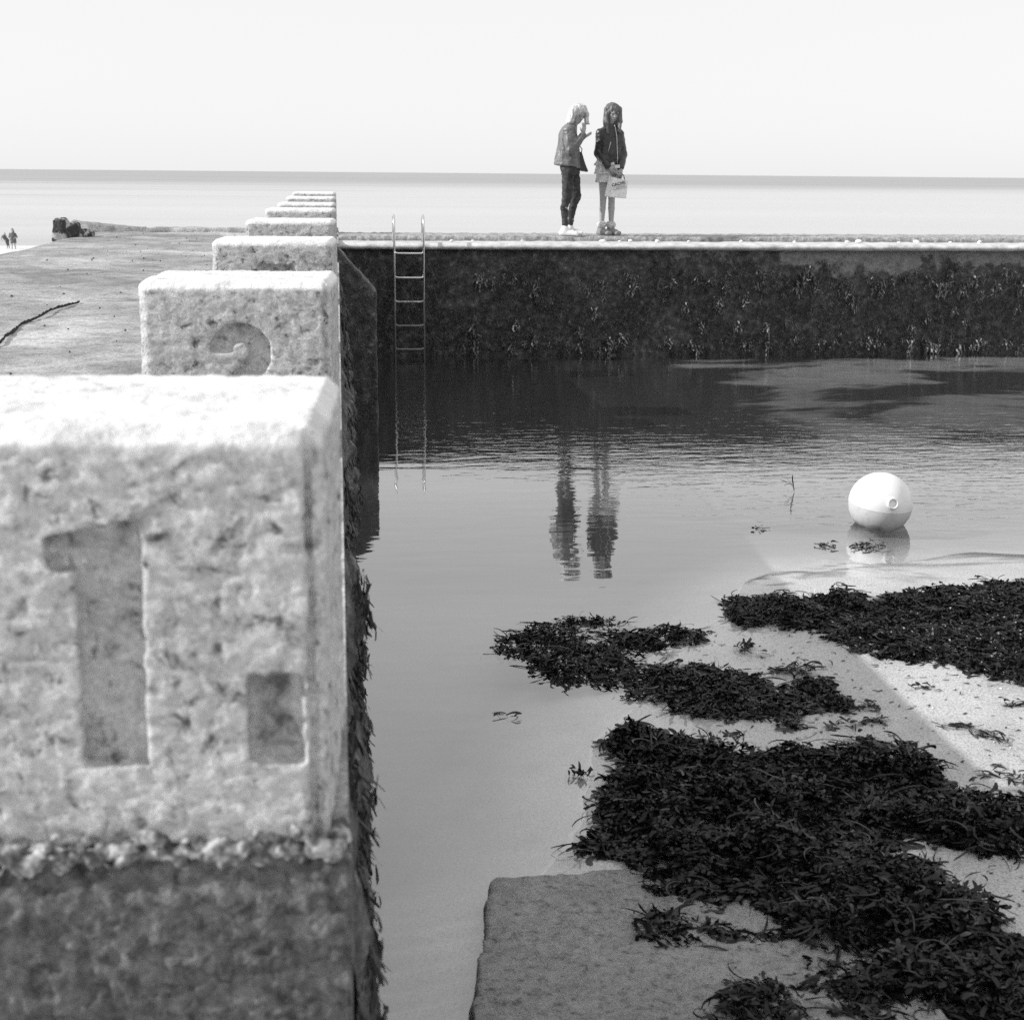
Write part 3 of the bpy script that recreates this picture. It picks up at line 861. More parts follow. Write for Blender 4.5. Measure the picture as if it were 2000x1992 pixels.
def weed_mat_mesh(poly, n, h, rg, L, Wd, zoff=0.0, edge_w=0.10):
    lo, hi = poly.min(0), poly.max(0)
    P = rg.uniform(lo - 0.03, hi + 0.03, (n * 4, 2))
    d = poly_sdf(P[:, 0], P[:, 1], poly)
    d = d - 0.008 + 0.050 * fbm(stk(P[:, 0] * 9, P[:, 1] * 9, P[:, 0] * 0), 3) + 0.03 * fbm(stk(P[:, 0] * 32, P[:, 1] * 32, P[:, 0] * 0 + 4), 2)
    keep = d < 0.0
    P = P[keep][:n]; d = d[keep][:n]
    inner = np.clip(-d / edge_w, 0, 1)
    lump = 0.50 + 0.75 * fbm(stk(P[:, 0] * 6, P[:, 1] * 6, P[:, 0] * 0 + 2), 2)
    gz = np.maximum(floor_z(P[:, 0], P[:, 1]), -0.015)
    hz = gz + h * inner ** 0.7 * np.clip(lump, 0.1, 1.2) * rg.uniform(0.35, 1.0, len(P)) + 0.004 + zoff
    # a skirt of dark lumps below keeps the ground from showing through the thick part
    B = frond_batch(np.column_stack([P, hz]), rg, L=L, W=Wd, pitch=(-0.35, 0.45), curl=(-0.5, 1.6), fork=0.75, tw=1.4, az=clump_az(P, rg))
    m2 = rg.random(len(P)) < 0.5
    B2 = frond_batch(np.column_stack([P, gz + (hz - gz) * 0.35])[m2], rg, L=L, W=(Wd[0] * 1.6, Wd[1] * 1.8), pitch=(-0.05, 0.25), curl=(0.0, 0.5), fork=0.3, tw=0.3)
    m3 = rg.random(len(P)) < 0.13                  # long thin straps lying across the heap
    k3 = int(m3.sum())
    V3, F3, _ = fronds(np.column_stack([P, hz + 0.004])[m3], clump_az(P[m3], rg), L[1] * rg.uniform(0.8, 2.2, k3), Wd[1] * rg.uniform(0.25, 0.5, k3), rg.uniform(0.0, 0.35, k3), rg.uniform(0.2, 0.9, k3), rg.normal(0, 2.4, k3), S=9, twist=rg.uniform(-2, 2, k3))
    V, F = join(B + B2 + [(V3, F3)])
    gzv = np.maximum(floor_z(V[:, 0], V[:, 1]), -0.03) + 0.002
    V[:, 2] = np.maximum(V[:, 2], gzv)
    return np_mesh('seaweed', V, F)
rg = np.random.default_rng(21)
tag(link('seaweed_mat', weed_mat_mesh(W3, 11000, 0.115, rg, (0.02, 0.08), (0.006, 0.016)), M['weed']), 'largest mat of wet black seaweed, filling the lower right corner of the pool', 'seaweed')
tag(link('seaweed_mat', weed_mat_mesh(W1, 3600, 0.06, rg, (0.02, 0.075), (0.005, 0.014)), M['weed']), 'long ragged band of dark seaweed in shallow water at the middle of the pool', 'seaweed')
tag(link('seaweed_mat', weed_mat_mesh(W2, 7500, 0.075, rg, (0.02, 0.08), (0.005, 0.014)), M['weed']), 'glistening seaweed bank at the right edge, just in front of the white buoy', 'seaweed')

def scrap(px, n, r, L, lab, zadd=0.0, stretch=1.0, az=0.0, W=(0.006, 0.012), seed=0, pitch=(-0.1, 0.5)):
    c = zoomed([px], 0.03)[0]
    g_ = np.random.default_rng(seed + 50)
    q = g_.normal(0, r, (n, 2)) * np.array([stretch, 1.0])
    ca, sa = math.cos(az), math.sin(az)
    q = q @ np.array([[ca, sa], [-sa, ca]]) + c
    z = np.maximum(floor_z(q[:, 0], q[:, 1]), 0.0) + 0.004 + np.abs(g_.normal(0, 0.3 * r, n)) + zadd
    a = g_.normal(az, 0.7, n) + g_.choice([0, np.pi], n)
    V, F = join(frond_batch(np.column_stack([q, z]), g_, L=L, W=W, pitch=pitch, curl=(0.2, 1.0), az=a, fork=0.6))
    V[:, 2] = np.maximum(V[:, 2], np.maximum(floor_z(V[:, 0], V[:, 1]), -0.01) + 0.003)
    o = link('seaweed_scrap', np_mesh('seaweed_scrap', V, F), M['weed'])
    tag(o, lab, 'seaweed', 'loose scraps of seaweed')
scrap((978, 290), 26, 0.018, (0.03, 0.06), 'small upright clump of seaweed with thin stalks between the two seaweed bands', seed=1, pitch=(0.3, 1.2))
scrap((1000, 315), 7, 0.03, (0.05, 0.10), 'few thin seaweed stalks lying just below the small upright clump', seed=2, az=-0.4)
scrap((1140, 378), 60, 0.030, (0.05, 0.09), 'leaf-shaped heap of seaweed alone on the wet sand between the two bands', seed=3, stretch=1.6, az=0.2)
scrap((1750, 612), 26, 0.02, (0.06, 0.12), 'long forked seaweed frond lying on the bright sunlit sand', seed=4, stretch=3.0, az=-0.9)
scrap((1900, 525), 22, 0.02, (0.03, 0.07), 'small curled seaweed scrap at the right edge on the sunlit sand', seed=5, stretch=1.5)
scrap((1890, 765), 34, 0.025, (0.04, 0.08), 'seaweed scrap at the right edge right above the largest mat', seed=6, stretch=2.0, az=-0.4)
scrap((1395, 570), 26, 0.02, (0.03, 0.07), 'small seaweed scrap on shaded sand right of the ragged band tip', seed=7, stretch=2.2)
scrap((1280, 578), 12, 0.014, (0.03, 0.06), 'tiny seaweed twig left of the small scrap on the shaded sand', seed=8, stretch=2.0, az=0.5)
scrap((1410, 648), 40, 0.025, (0.04, 0.08), 'flat seaweed scrap just above the top edge of the largest mat', seed=9, stretch=1.7, az=-0.3)
scrap((1380, 518), 26, 0.016, (0.03, 0.07), 'thin line of seaweed trailing from the tip of the ragged band', seed=10, stretch=2.4)
scrap((410, 702), 24, 0.014, (0.02, 0.05), 'sparse seaweed tips breaking the calm water left of the largest mat', seed=11, stretch=1.5, pitch=(0.6, 1.4))
scrap((170, 497), 5, 0.02, (0.05, 0.10), 'few fine seaweed threads in the calm water left of the bands', seed=12)
scrap((1580, 458), 14, 0.012, (0.03, 0.05), 'short seaweed twig on the sunlit sand near its upper corner', seed=13, stretch=2, az=-0.6)
def scrap_at(x, y, n, r, L, lab, seed, stretch=1.0, pitch=(0, .5)):
    scrap(((x - 900) * 1.7564, (y - 1100) * 1.7564), n, r, L, lab, seed=seed, stretch=stretch, pitch=pitch)
scrap_at(1692, 1060, 40, 0.03, (0.04, 0.07), 'dark seaweed scrap floating just in front of the white buoy', 14, 1.6)
scrap_at(1611, 1058, 20, 0.02, (0.03, 0.06), 'small seaweed scrap floating on the water left of the white buoy', 15, 1.8)
scrap_at(1480, 1024, 16, 0.02, (0.015, 0.03), 'row of tiny seaweed bits floating well left of the white buoy', 16, 2.0)
scrap_at(1552, 952, 3, 0.004, (0.12, 0.16), 'thin lone stalk sticking up out of the water beyond the ragged band', 17, 1, (1.0, 1.4))

# fine shreds scattered over the sand
def shreds():
    g_ = np.random.default_rng(99)
    P = np.column_stack([g_.uniform(1.2, 3.4, 900), g_.uniform(3.4, 7.0, 900)])
    P = P[floor_z(P[:, 0], P[:, 1]) > 0.012]
    P = np.column_stack([P, floor_z(P[:, 0], P[:, 1]) + 0.003])
    V, F = join(frond_batch(P, g_, L=(0.01, 0.045), W=(0.003, 0.009), pitch=(0, 0.15), curl=(0, .4), az=g_.normal(0.1, 0.5, len(P)), fork=0.4))
    V[:, 2] = np.maximum(V[:, 2], floor_z(V[:, 0], V[:, 1]) + 0.003)
    return np_mesh('shreds', V, F)
tag(link('seaweed_shreds', shreds(), M['weed']), 'fine dark seaweed shreds scattered over the sand between the mats', 'seaweed', kind='stuff')

def sand_z(x, y): return floor_z(x, y) + 0.001
tag(link('shell_grit', specks(500, (0.9, 3.4), (3.2, 7.2), sand_z, (0.003, 0.009), 31), flat('shell_pale', 0.6, 0.7, 0.3, 0.3, 30)), 'pale broken shell and grit scattered over the pool sand', 'shell grit', kind='stuff')
# growth on the far wall
def wall_growth():
    g_ = np.random.default_rng(5)
    n = 16000
    x = g_.uniform(0.1, 9.2, n); z = g_.uniform(-0.02, 1.15, n) ** 1.0
    keep = (fbm(stk(x * 2.5, z * 2.5, x * 0 + 40), 3) + 0.35 - 0.5 * (z > 0.95)) > 0
    x, z = x[keep], z[keep]
    P = np.column_stack([x, 17.585 - g_.uniform(0, 0.03, len(x)), z])
    n = len(x)
    V, F, _ = fronds(P, np.full(n, -np.pi / 2) + g_.normal(0, 0.6, n), g_.uniform(0.015, 0.06, n), g_.uniform(0.005, 0.015, n), g_.uniform(-0.9, 0.2, n), g_.uniform(0.3, 1.4, n), g_.uniform(-1, 1, n), S=3, twist=g_.uniform(-1, 1, n))
    return np_mesh('growth', V, F)
tag(link('algae_growth', wall_growth(), M['wallweed']), 'short dark algae growing all over the far pool wall', 'algae', kind='stuff')
def side_growth():
    g_ = np.random.default_rng(6)
    n = 75000
    y = 1.62 + (g_.random(n) ** 1.7) * 15.6; z = g_.uniform(-0.05, 1.24, n)
    lump = fbm(stk(y * 5, z * 3.0, y * 0 + 70), 3)
    keep = (lump + 0.25 - 0.6 * (z > 1.05)) > 0
    y, z, lump = y[keep], z[keep], lump[keep]
    n = len(y)
    dx_ = 0.008 + 0.05 * np.clip(fbm(stk(y * 7, z * 7.5, y * 0), 3), 0, 1.3) * np.interp(y, [1.6, 3.5, 8, 18], [0.75, 1.0, 1.2, 1.3])
    P = np.column_stack([dx_ * g_.uniform(0.4, 1.15, n), y, z])
    V, F, _ = fronds(P, g_.choice([-1.57, 1.57], n) + g_.normal(0, 0.75, n), g_.uniform(0.012, 0.06, n), g_.uniform(0.003, 0.008, n), g_.uniform(-1.5, -0.8, n), g_.uniform(-0.3, 0.3, n), g_.normal(0, 1.2, n), S=4, twist=g_.uniform(-1, 1, n))
    V[:, 0] = np.maximum(V[:, 0], 0.0)
    return np_mesh('growth', V, F)
tag(link('seaweed_growth', side_growth(), M['wallweed']), 'dark seaweed hanging down the water side of the left wall', 'seaweed', kind='stuff')

# pale hanging tufts
def make_tuft(seed):
    g_ = np.random.default_rng(seed)
    n = 26
    P = np.column_stack([g_.normal(0, 0.020, n), -g_.uniform(0, 0.02, n), g_.normal(0, 0.035, n)])
    V, F, _ = fronds(P, np.full(n, -np.pi / 2) + g_.normal(0, 0.8, n), g_.uniform(0.02, 0.09, n), g_.uniform(0.006, 0.02, n), g_.uniform(-1.3, 0.2, n), g_.uniform(0.2, 1.4, n), g_.normal(0, 1.6, n), S=5, twist=g_.uniform(-1, 1, n))
    me = np_mesh('tuft', V, F); me.materials.append(M['tuft']); return me
tufts = [make_tuft(k) for k in range(7)]
g_ = np.random.default_rng(8)
for k in range(285):
    x = 1.3 + 7.2 * g_.random() ** 0.8
    z = g_.choice([g_.uniform(0.06, 0.2), g_.uniform(0.2, 1.0), g_.uniform(0.75, 1.02)])
    o = bpy.data.objects.new('seaweed_tuft', tufts[k % 7]); col.objects.link(o)
    s = 0.35 + 1.0 * g_.random() ** 2.2
    o.location = (x, 17.56, z); o.scale = (s * (1 if g_.random() < .5 else -1), s, s * g_.uniform(0.8, 1.3))
    tag(o, 'small pale seaweed tuft hanging on the dark far pool wall', 'seaweed', 'pale tufts of seaweed on the far wall')

# ---------------------------------------------------------------- ladder
steel = MatB('ladder_steel'); steel.color(0.62); steel.b.inputs['Metallic'].default_value = 0.9; steel.rough(0.28)
def steel_mat():
    b = MatB('ladder_steel'); z = b.sep('Z')
    n = b.noise(9, 4)
    f_ = b.mrange(b.math('ADD', z, b.math('MULTIPLY', b.math('SUBTRACT', n, 0.5), 0.8)), 0.55, 0.85)   # overgrown below the tide line
    b.color(b.mixc(f_, 0.22, 0.68)); b.l.new(b.math('MULTIPLY', f_, 0.95), b.b.inputs['Metallic'])
    b.rough(b.mixc(f_, 0.7, 0.25)); return b.m
M['steel'] = steel_mat()
lad = empty('pool_ladder', (0.82, 17.42, 0))
tag(lad, 'steel pool ladder with curved handrails fixed to the far wall', 'ladder')
for x in (0.648, 0.992):
    pts = [(x, 17.42, -0.45), (x, 17.42, 1.52)]
    for a in range(0, 181, 15):
        pts.append((x, 17.56 - 0.14 * math.cos(R(a)), 1.54 + 0.12 * math.sin(R(a))))
    pts += [(x, 17.70, 1.50), (x, 17.70, 1.345)]
    put(tube('handrail', pts, 0.0135, M['steel'], sides=12), lad)
for z in (1.225, 0.944, 0.662, 0.380, 0.101):
    put(tube('rung', [(0.655, 17.42, z + 0.016), (0.668, 17.415, z + 0.003), (0.69, 17.41, z), (0.82, 17.408, z), (0.95, 17.41, z), (0.972, 17.415, z + 0.003), (0.985, 17.42, z + 0.016)], 0.012, M['steel']), lad)

# ---------------------------------------------------------------- buoy
bu = empty('mooring_buoy', (3.385, 8.72, 0.132))
bu.rotation_euler = (R(6), R(4), R(0))
tag(bu, 'round white mooring buoy with a moulded eye floating on the pool', 'buoy')
def lathe(name, prof, seg, m, parent, axis_y=False):
    V, F = [], []
    for r_, z_ in prof:
        for j in range(seg):
            a = 2 * math.pi * j / seg
            V.append((r_ * math.cos(a), -z_, r_ * math.sin(a)) if axis_y else (r_ * math.cos(a), r_ * math.sin(a), z_))
    n = len(prof)
    for i in range(n - 1):
        for j in range(seg):
            F.append((i * seg + j, i * seg + (j + 1) % seg, (i + 1) * seg + (j + 1) % seg, (i + 1) * seg + j))
    me = np_mesh(name, np.array(V), np.array(F))
    bm = bmesh.new(); bm.from_mesh(me); bmesh.ops.remove_doubles(bm, verts=bm.verts, dist=1e-5); bmesh.ops.recalc_face_normals(bm, faces=bm.faces); bm.to_mesh(me); bm.free()
    return link(name, me, m, parent)
buoy_m = flat('white_buoy', 0.80, 0.45, 0.4, 0.07, 13)
def buoy_low_mat():
    b = MatB('buoy_lower').objpos()
    z = b.sep('Z'); n = b.noise(14, 5, 0.65)
    st = b.mrange(b.math('ADD', z, b.math('MULTIPLY', b.math('SUBTRACT', n, 0.5), 0.10)), -0.15, -0.09)   # algae stain at the waterline
    c = b.mixc(st, 0.16, b.ramp(n, [(0.32, 0.48), (0.5, 0.62)]))
    b.color(c); b.rough(0.5); b.spec(0.4); return b.m
buoy_low = buoy_low_mat()
RB = 0.2
lathe('upper_shell', [(max(RB * 1.0 * math.cos(R(a)), 1e-6), RB * 0.985 * math.sin(R(a))) for a in range(0, 91, 5)], 64, buoy_m, bu)
lathe('lower_shell', [(max(RB * 0.997 * math.cos(R(a)), 1e-6), RB * 0.985 * math.sin(R(a))) for a in range(-90, 1, 5)], 64, buoy_low, bu)
eye = lathe('moulded_eye', [(0.0, 0.188), (0.014, 0.189), (0.018, 0.192), (0.020, 0.206), (0.023, 0.211), (0.028, 0.211), (0.031, 0.206), (0.033, 0.188), (0.036, 0.178)], 32, buoy_m, bu, True)
eye.rotation_euler = (R(-18), 0, 0); eye.scale = (1.2, 1.02, 1.2)

# ---------------------------------------------------------------- people
skin = flat('skin', 0.36, 0.55, 0.35, 0.05, 30)
skin_sh = skin
def hand(f, wrist, fwd, palm_n, side, size=1.0, curl=0.5, spread=0.2):
    """wrist point, finger direction, palm normal, direction of the thumb side"""
    w = Vector(wrist); d = Vector(fwd).normalized(); n = Vector(palm_n); n = (n - d * n.dot(d)).normalized(); s = d.cross(n)
    if s.dot(Vector(side)) < 0: s = -s
    L = 0.075 * size
    f.cap(w, w + d * L * 0.5, 0.022 * size, 0.026 * size, k=0.012)
    for o in (-1, 0, 1):
        f.cap(w + d * 0.02 * size + s * o * 0.012 * size, w + d * L + s * o * 0.024 * size, 0.014 * size, 0.013 * size, k=0.01)
    for k, (o, ln) in enumerate(((0.030, 0.068), (0.010, 0.077), (-0.010, 0.072), (-0.029, 0.056))):
        a = w + d * L + s * o * size
        dirv = (d + s * o * spread * 10).normalized()
        p1 = a + dirv * ln * 0.45 * size + n * curl * 0.012 * size
        d2 = (dirv + n * curl).normalized(); p2 = p1 + d2 * ln * 0.32 * size
        d3 = (dirv + n * curl * 2).normalized(); p3 = p2 + d3 * ln * 0.26 * size
        f.cap(a, p1, 0.0092 * size, 0.0085 * size, k=0.003); f.cap(p1, p2, 0.0085 * size, 0.008 * size, k=0.003); f.cap(p2, p3, 0.008 * size, 0.0068 * size, k=0.003)
    a = w + d * 0.022 * size + s * 0.022 * size
    p1 = a + (d * 0.6 + s * 0.8).normalized() * 0.036 * size
    p2 = p1 + (d * 0.9 + s * 0.3 + n * 0.4).normalized() * 0.030 * size
    f.cap(a, p1, 0.012 * size, 0.0105 * size, k=0.008); f.cap(p1, p2, 0.0105 * size, 0.0085 * size, k=0.003)

def head(f, c, face, up, s=1.0):
    """skull, jaw and features into the body field; c skull centre, face = facing direction"""
    c = Vector(c); fy = Vector(face).normalized(); u = Vector(up); u = (u - fy * u.dot(fy)).normalized(); x = u.cross(fy)
    Rm = [[x[i], fy[i], u[i]] for i in range(3)]
    P = lambda a, b, d_: c + (x * a + fy * b + u * d_) * s
    f.ell(c, (0.073 * s, 0.092 * s, 0.092 * s), Rm, k=0.01)
    f.ell(P(0, 0.022, -0.055), (0.056 * s, 0.066 * s, 0.070 * s), Rm, k=0.03)
    f.ell(P(0, 0.066, -0.100), (0.026 * s, 0.022 * s, 0.022 * s), Rm, k=0.025)     # chin
    f.cap(P(0, 0.086, -0.012), P(0, 0.103, -0.046), 0.008 * s, 0.012 * s, k=0.012)  # nose
    for q in (-1, 1):
        f.ell(P(q * 0.030, 0.089, -0.016), (0.014 * s, 0.010 * s, 0.009 * s), Rm, k=0.008, cut=True)  # eye socket
        f.ell(P(q * 0.030, 0.078, -0.018), (0.012 * s, 0.011 * s, 0.010 * s), Rm, k=0.004)
        f.cap(P(q * 0.014, 0.088, 0.004), P(q * 0.044, 0.078, 0.004), 0.007 * s, k=0.012)
        f.ell(P(q * 0.074, -0.004, -0.026), (0.008 * s, 0.017 * s, 0.030 * s), Rm, k=0.006)  # ear
    f.ell(P(0, 0.086, -0.072), (0.022 * s, 0.010 * s, 0.006 * s), Rm, k=0.006)
    f.ell(P(0, 0.084, -0.082), (0.018 * s, 0.010 * s, 0.006 * s), Rm, k=0.006)
    return P, Rm

def eyes_mouth(P, s, parent, eye_m, lip_m):
    for q in (-1, 1):
        f = Field(*[tuple(Vector(P(q * 0.030, 0.086, -0.018)) + Vector((w, w, w))) for w in (-0.02, 0.02)], 0.003)
        f.ell(P(q * 0.030, 0.084, -0.018), (0.010 * s, 0.009 * s, 0.006 * s), k=0.002)
        link('eye', f.mesh('eye'), eye_m, parent)
    f = Field(*[tuple(Vector(P(0, 0.09, -0.077)) + Vector((w, w, w))) for w in (-0.04, 0.04)], 0.004)
    f.ell(P(0, 0.090, -0.077), (0.020 * s, 0.011 * s, 0.006 * s), k=0.002)
    link('mouth', f.mesh('mouth'), lip_m, parent)

eye_m = flat('eye_dark', 0.05, 0.3, 0.5); lip_m = flat('lips', 0.20, 0.5, 0.3)
FZ = 1.409
WS, GS = 0.952, 0.966
# ---- woman in the jacket, looking down at her phone
wom = empty('person', (2.848 - 0.012, 18.20, FZ))
tag(wom, 'fair-haired person in grey jacket and dark jeans bent over a phone, hand at mouth', 'person')
wom.scale = (1, 1, WS)
f = Field((-0.30, -0.34, -0.01), (0.34, 0.34, 1.70), 0.006)
wface = (0.40, -0.80, -0.42); whc = (0.095, 0.0, 1.540)
P1, R1 = head(f, whc, wface, (0.30, -0.2, 1.0), 0.97)
f.cap((0.015, 0.0, 1.36), (0.065, -0.005, 1.50), 0.052, 0.048, k=0.03)
f.loft([(0.80, -0.01, 0, 0.10, 0.15), (0.95, -0.02, 0, 0.09, 0.13), (1.1, -0.02, 0, 0.10, 0.13), (1.28, -0.03, 0, 0.10, 0.16), (1.38, 0.0, 0, 0.06, 0.10)], k=0.03)
NL = dict(hip=(-0.035, -0.085, 0.86), knee=(-0.046, -0.09, 0.51), calf=(-0.079, -0.09, 0.36), ank=(-0.066, -0.09, 0.09))
FL = dict(hip=(0.035, 0.08, 0.86), knee=(0.090, 0.065, 0.50), calf=(0.052, 0.07, 0.36), ank=(0.022, 0.075, 0.09))
for L_, g2 in ((NL, 0), (FL, 1)):
    f.cap(L_['hip'], L_['knee'], 0.072, 0.048, k=0.02); f.cap(L_['knee'], L_['calf'], 0.048, 0.040, k=0.02); f.cap(L_['calf'], L_['ank'], 0.040, 0.028, k=0.02)
    a = Vector(L_['ank'])
    f.cap(a + Vector((-0.03, 0, -0.05)), a + Vector((0.12, -0.02, -0.055)), 0.03, 0.024, k=0.03)
sh, el, wr = (-0.05, -0.17, 1.31), (-0.035, -0.205, 1.06), (0.120, -0.17, 1.262)
f.cap(sh, el, 0.045, 0.036, k=0.03); f.cap(el, wr, 0.036, 0.025, k=0.02)
hand(f, (0.124, -0.168, 1.275), (0.14, 0.08, 1.0), (-0.6, 0.8, 0.1), (-0.5, 0.5, 0), 0.95, 0.35)
sh2, el2, wr2 = (-0.01, 0.16, 1.31), (0.03, 0.18, 1.07), (0.085, 0.03, 1.165)
f.cap(sh2, el2, 0.045, 0.036, k=0.03); f.cap(el2, wr2, 0.036, 0.025, k=0.02)
hand(f, (0.090, 0.025, 1.17), (0.72, -0.30, 0.58), (-0.3, -0.5, 0.8), (0.2, -0.9, 0.5), 0.95, 0.6)
link('body', f.mesh('body'), skin, wom)
eyes_mouth(P1, 0.97, wom, eye_m, lip_m)
# jacket
f = Field((-0.32, -0.36, 0.80), (0.30, 0.36, 1.46), 0.006)
f.loft([(0.865, -0.035, 0, 0.160, 0.195), (0.95, -0.035, 0, 0.150, 0.185), (1.10, -0.025, 0, 0.132, 0.165), (1.25, -0.028, 0, 0.112, 0.185), (1.34, -0.018, 0, 0.092, 0.165), (1.40, 0.012, 0, 0.062, 0.09)], k=0.02, fold=0.03, seed=1.0, skew=0.16)
f.cap((-0.055, -0.15, 1.31), (-0.035, -0.215, 1.07), 0.072, 0.058, k=0.025)
f.cap((-0.035, -0.215, 1.07), (0.120, -0.170, 1.255), 0.058, 0.046, k=0.02)
f.cap((-0.02, 0.15, 1.31), (0.03, 0.185, 1.08), 0.07, 0.056, k=0.025)
f.cap((0.03, 0.185, 1.08), (0.080, 0.04, 1.155), 0.056, 0.046, k=0.02)
f.cap((0.005, -0.07, 1.375), (0.045, -0.06, 1.42), 0.028, 0.02, k=0.02); f.cap((0.005, 0.07, 1.375), (0.045, 0.06, 1.42), 0.028, 0.02, k=0.02)
f.noise(0.010, 14, 2, scl=(1, 1, 0.55)); f.noise(0.003, 50, 2)
jm = flat('jacket_leather', 0.14, 0.45, 0.45, 0.3, 14)
jk = link('jacket', f.mesh('jacket'), jm, wom)
# trousers
f = Field((-0.26, -0.28, 0.08), (0.28, 0.26, 0.98), 0.007)
f.loft([(0.76, -0.005, 0, 0.100, 0.165), (0.86, -0.012, 0, 0.108, 0.168), (0.95, -0.02, 0, 0.10, 0.15)], k=0.03)
for L_ in (NL, FL):
    f.cap(L_['hip'], L_['knee'], 0.086, 0.060, k=0.02); f.cap(L_['knee'], L_['calf'], 0.060, 0.047, k=0.02)
    f.cap(L_['calf'], (L_['ank'][0], L_['ank'][1], 0.125), 0.047, 0.036, k=0.012)
f.noise(0.006, 16, 2, scl=(1, 1, 1.8)); f.noise(0.004, 45, 2)
link('trousers', f.mesh('trousers'), flat('dark_denim', 0.055, 0.85, 0.2, 0.45, 18), wom)
# trainers
def shoe(L_, dirx, diry, name, m, parent, up=0.1):
    a = Vector((L_['ank'][0], L_['ank'][1], 0)); d = Vector((dirx, diry, 0)).normalized()
    f = Field(tuple(a + Vector((-0.2, -0.25, -0.01))), tuple(a + Vector((0.3, 0.2, 0.16))), 0.006)
    sd = Vector((-d.y, d.x, 0))
    for o in (-1, 1):
        f.cap(a - d * 0.045 + sd * 0.014 * o + Vector((0, 0, 0.028)), a + d * 0.14 + sd * 0.018 * o + Vector((0, 0, 0.027)), 0.028, 0.027, k=0.02)
    f.cap(a - d * 0.02 + Vector((0, 0, 0.055)), a + d * 0.09 + Vector((0, 0, 0.045)), 0.042, 0.032, k=0.02)
    f.cap(a - d * 0.005 + Vector((0, 0, 0.07)), a + Vector((0, 0, 0.098)), 0.045, 0.044, k=0.02)
    sl, Pp = f.sub(f.lo, f.lo + f.h * (f.n - 1), 0)
    f.v[sl] = np.maximum(f.v[sl], 0.001 - Pp[..., 2])
    return link(name, f.mesh(name), m, parent)
white = flat('white_trainer', 0.80, 0.6, 0.3, 0.06, 30)
s1 = shoe(NL, 1.0, -0.25, 'shoe', white, wom)
s2 = shoe(FL, 1.0, -0.12, 'shoe', white, wom)
sole_m = flat('shoe_sole', 0.7, 0.7, 0.2)
# hair
def hair_mat(name, lo, hi, scl):
    b = MatB(name).objpos()
    n = b.noise(1.0, 4, 0.6, vec=b.mapped(scl))
    b.color(b.ramp(n, [(0.3, lo), (0.55, (lo + hi) / 2), (0.72, hi)])); b.rough(0.45); b.spec(0.5)
    b.bump(n, 0.006); return b.m
f = Field((-0.12, -0.20, 1.32), (0.32, 0.18, 1.72), 0.004)
f.ell(P1(0, -0.014, 0.010), (0.092, 0.106, 0.100), R1, k=0.02)
for yo in (-0.05, 0.0, 0.05):
    f.cap((0.035, yo, 1.57), (-0.030 + abs(yo) * 0.2, yo * 1.2 - 0.02, 1.425), 0.052, 0.030, k=0.02)
f.cap((-0.01, -0.03, 1.47), (-0.052, -0.035, 1.405), 0.026, 0.008, k=0.015)
f.cap((0.02, -0.06, 1.56), (0.012, -0.075, 1.42), 0.030, 0.012, k=0.012)
f.cap((0.155, -0.01, 1.60), (0.176, -0.02, 1.52), 0.036, 0.038, k=0.02); f.cap((0.176, -0.02, 1.52), (0.186, -0.03, 1.415), 0.038, 0.024, k=0.02)
f.cap((0.182, -0.03, 1.48), (0.222, -0.03, 1.395), 0.018, 0.005, k=0.01)
f.cap((0.165, -0.055, 1.55), (0.155, -0.075, 1.43), 0.022, 0.010, k=0.01)
f.ell(P1(-0.004, 0.112, -0.042), (0.056, 0.062, 0.088), R1, k=0.010, cut=True)
f.noise(0.006, 42, 3, scl=(1.3, 1.3, 0.22))
link('hair', f.mesh('hair'), hair_mat('fair_hair', 0.30, 0.85, (90, 90, 14)), wom)
# handbag and phone
f = Field((0.05, -0.02, 0.78), (0.27, 0.26, 1.12), 0.006)
S_ = f.sub(f.lo, f.lo + f.h * (f.n - 1), 0)
x, y, z = (S_[1][..., i] for i in range(3))
t = np.clip((z - 0.815) / 0.24, 0, 1)
d = np.maximum.reduce([x - (0.232 - 0.080 * t), 0.06 - x, np.abs(y - 0.10) - (0.075 - 0.035 * t), z - 1.060, 0.800 + 0.16 * (0.23 - x) - z])
f.v[S_[0]] = d + 0.004
f.noise(0.004, 25, 2)
bagm = flat('black_bag', 0.02, 0.4, 0.5)
hb = link('handbag', f.mesh('handbag'), bagm, None, wom.location)
hb.scale = (1, 1, WS)
tag(hb, 'black handbag hanging from the arm of the fair-haired person', 'handbag')
st = tube('strap', [(0.145, 0.06, 1.04), (0.150, 0.055, 1.09), (0.12, 0.09, 1.14), (0.10, 0.155, 1.15), (0.09, 0.19, 1.09), (0.11, 0.15, 1.045)], 0.006, bagm, hb)
ph = empty('phone', tuple(Vector(wom.location) + Vector((0.188, -0.020, 1.250 * WS))))
ph.rotation_euler = (R(20), R(-32), R(-20))
tag(ph, 'pale phone held in the far hand of the fair-haired person', 'phone')
f = Field((-0.09, -0.05, -0.02), (0.09, 0.05, 0.02), 0.0035)
f.box((0, 0, 0), (0.078, 0.040, 0.008), 0.004)
link('phone_case', f.mesh('phone_case'), flat('phone_case', 0.45, 0.4, 0.5), ph)
link('screen', box_mesh('screen', (-0.068, -0.034, 0.0075), (0.068, 0.034, 0.0092)), flat('phone_glass', 0.03, 0.1, 0.5), ph)

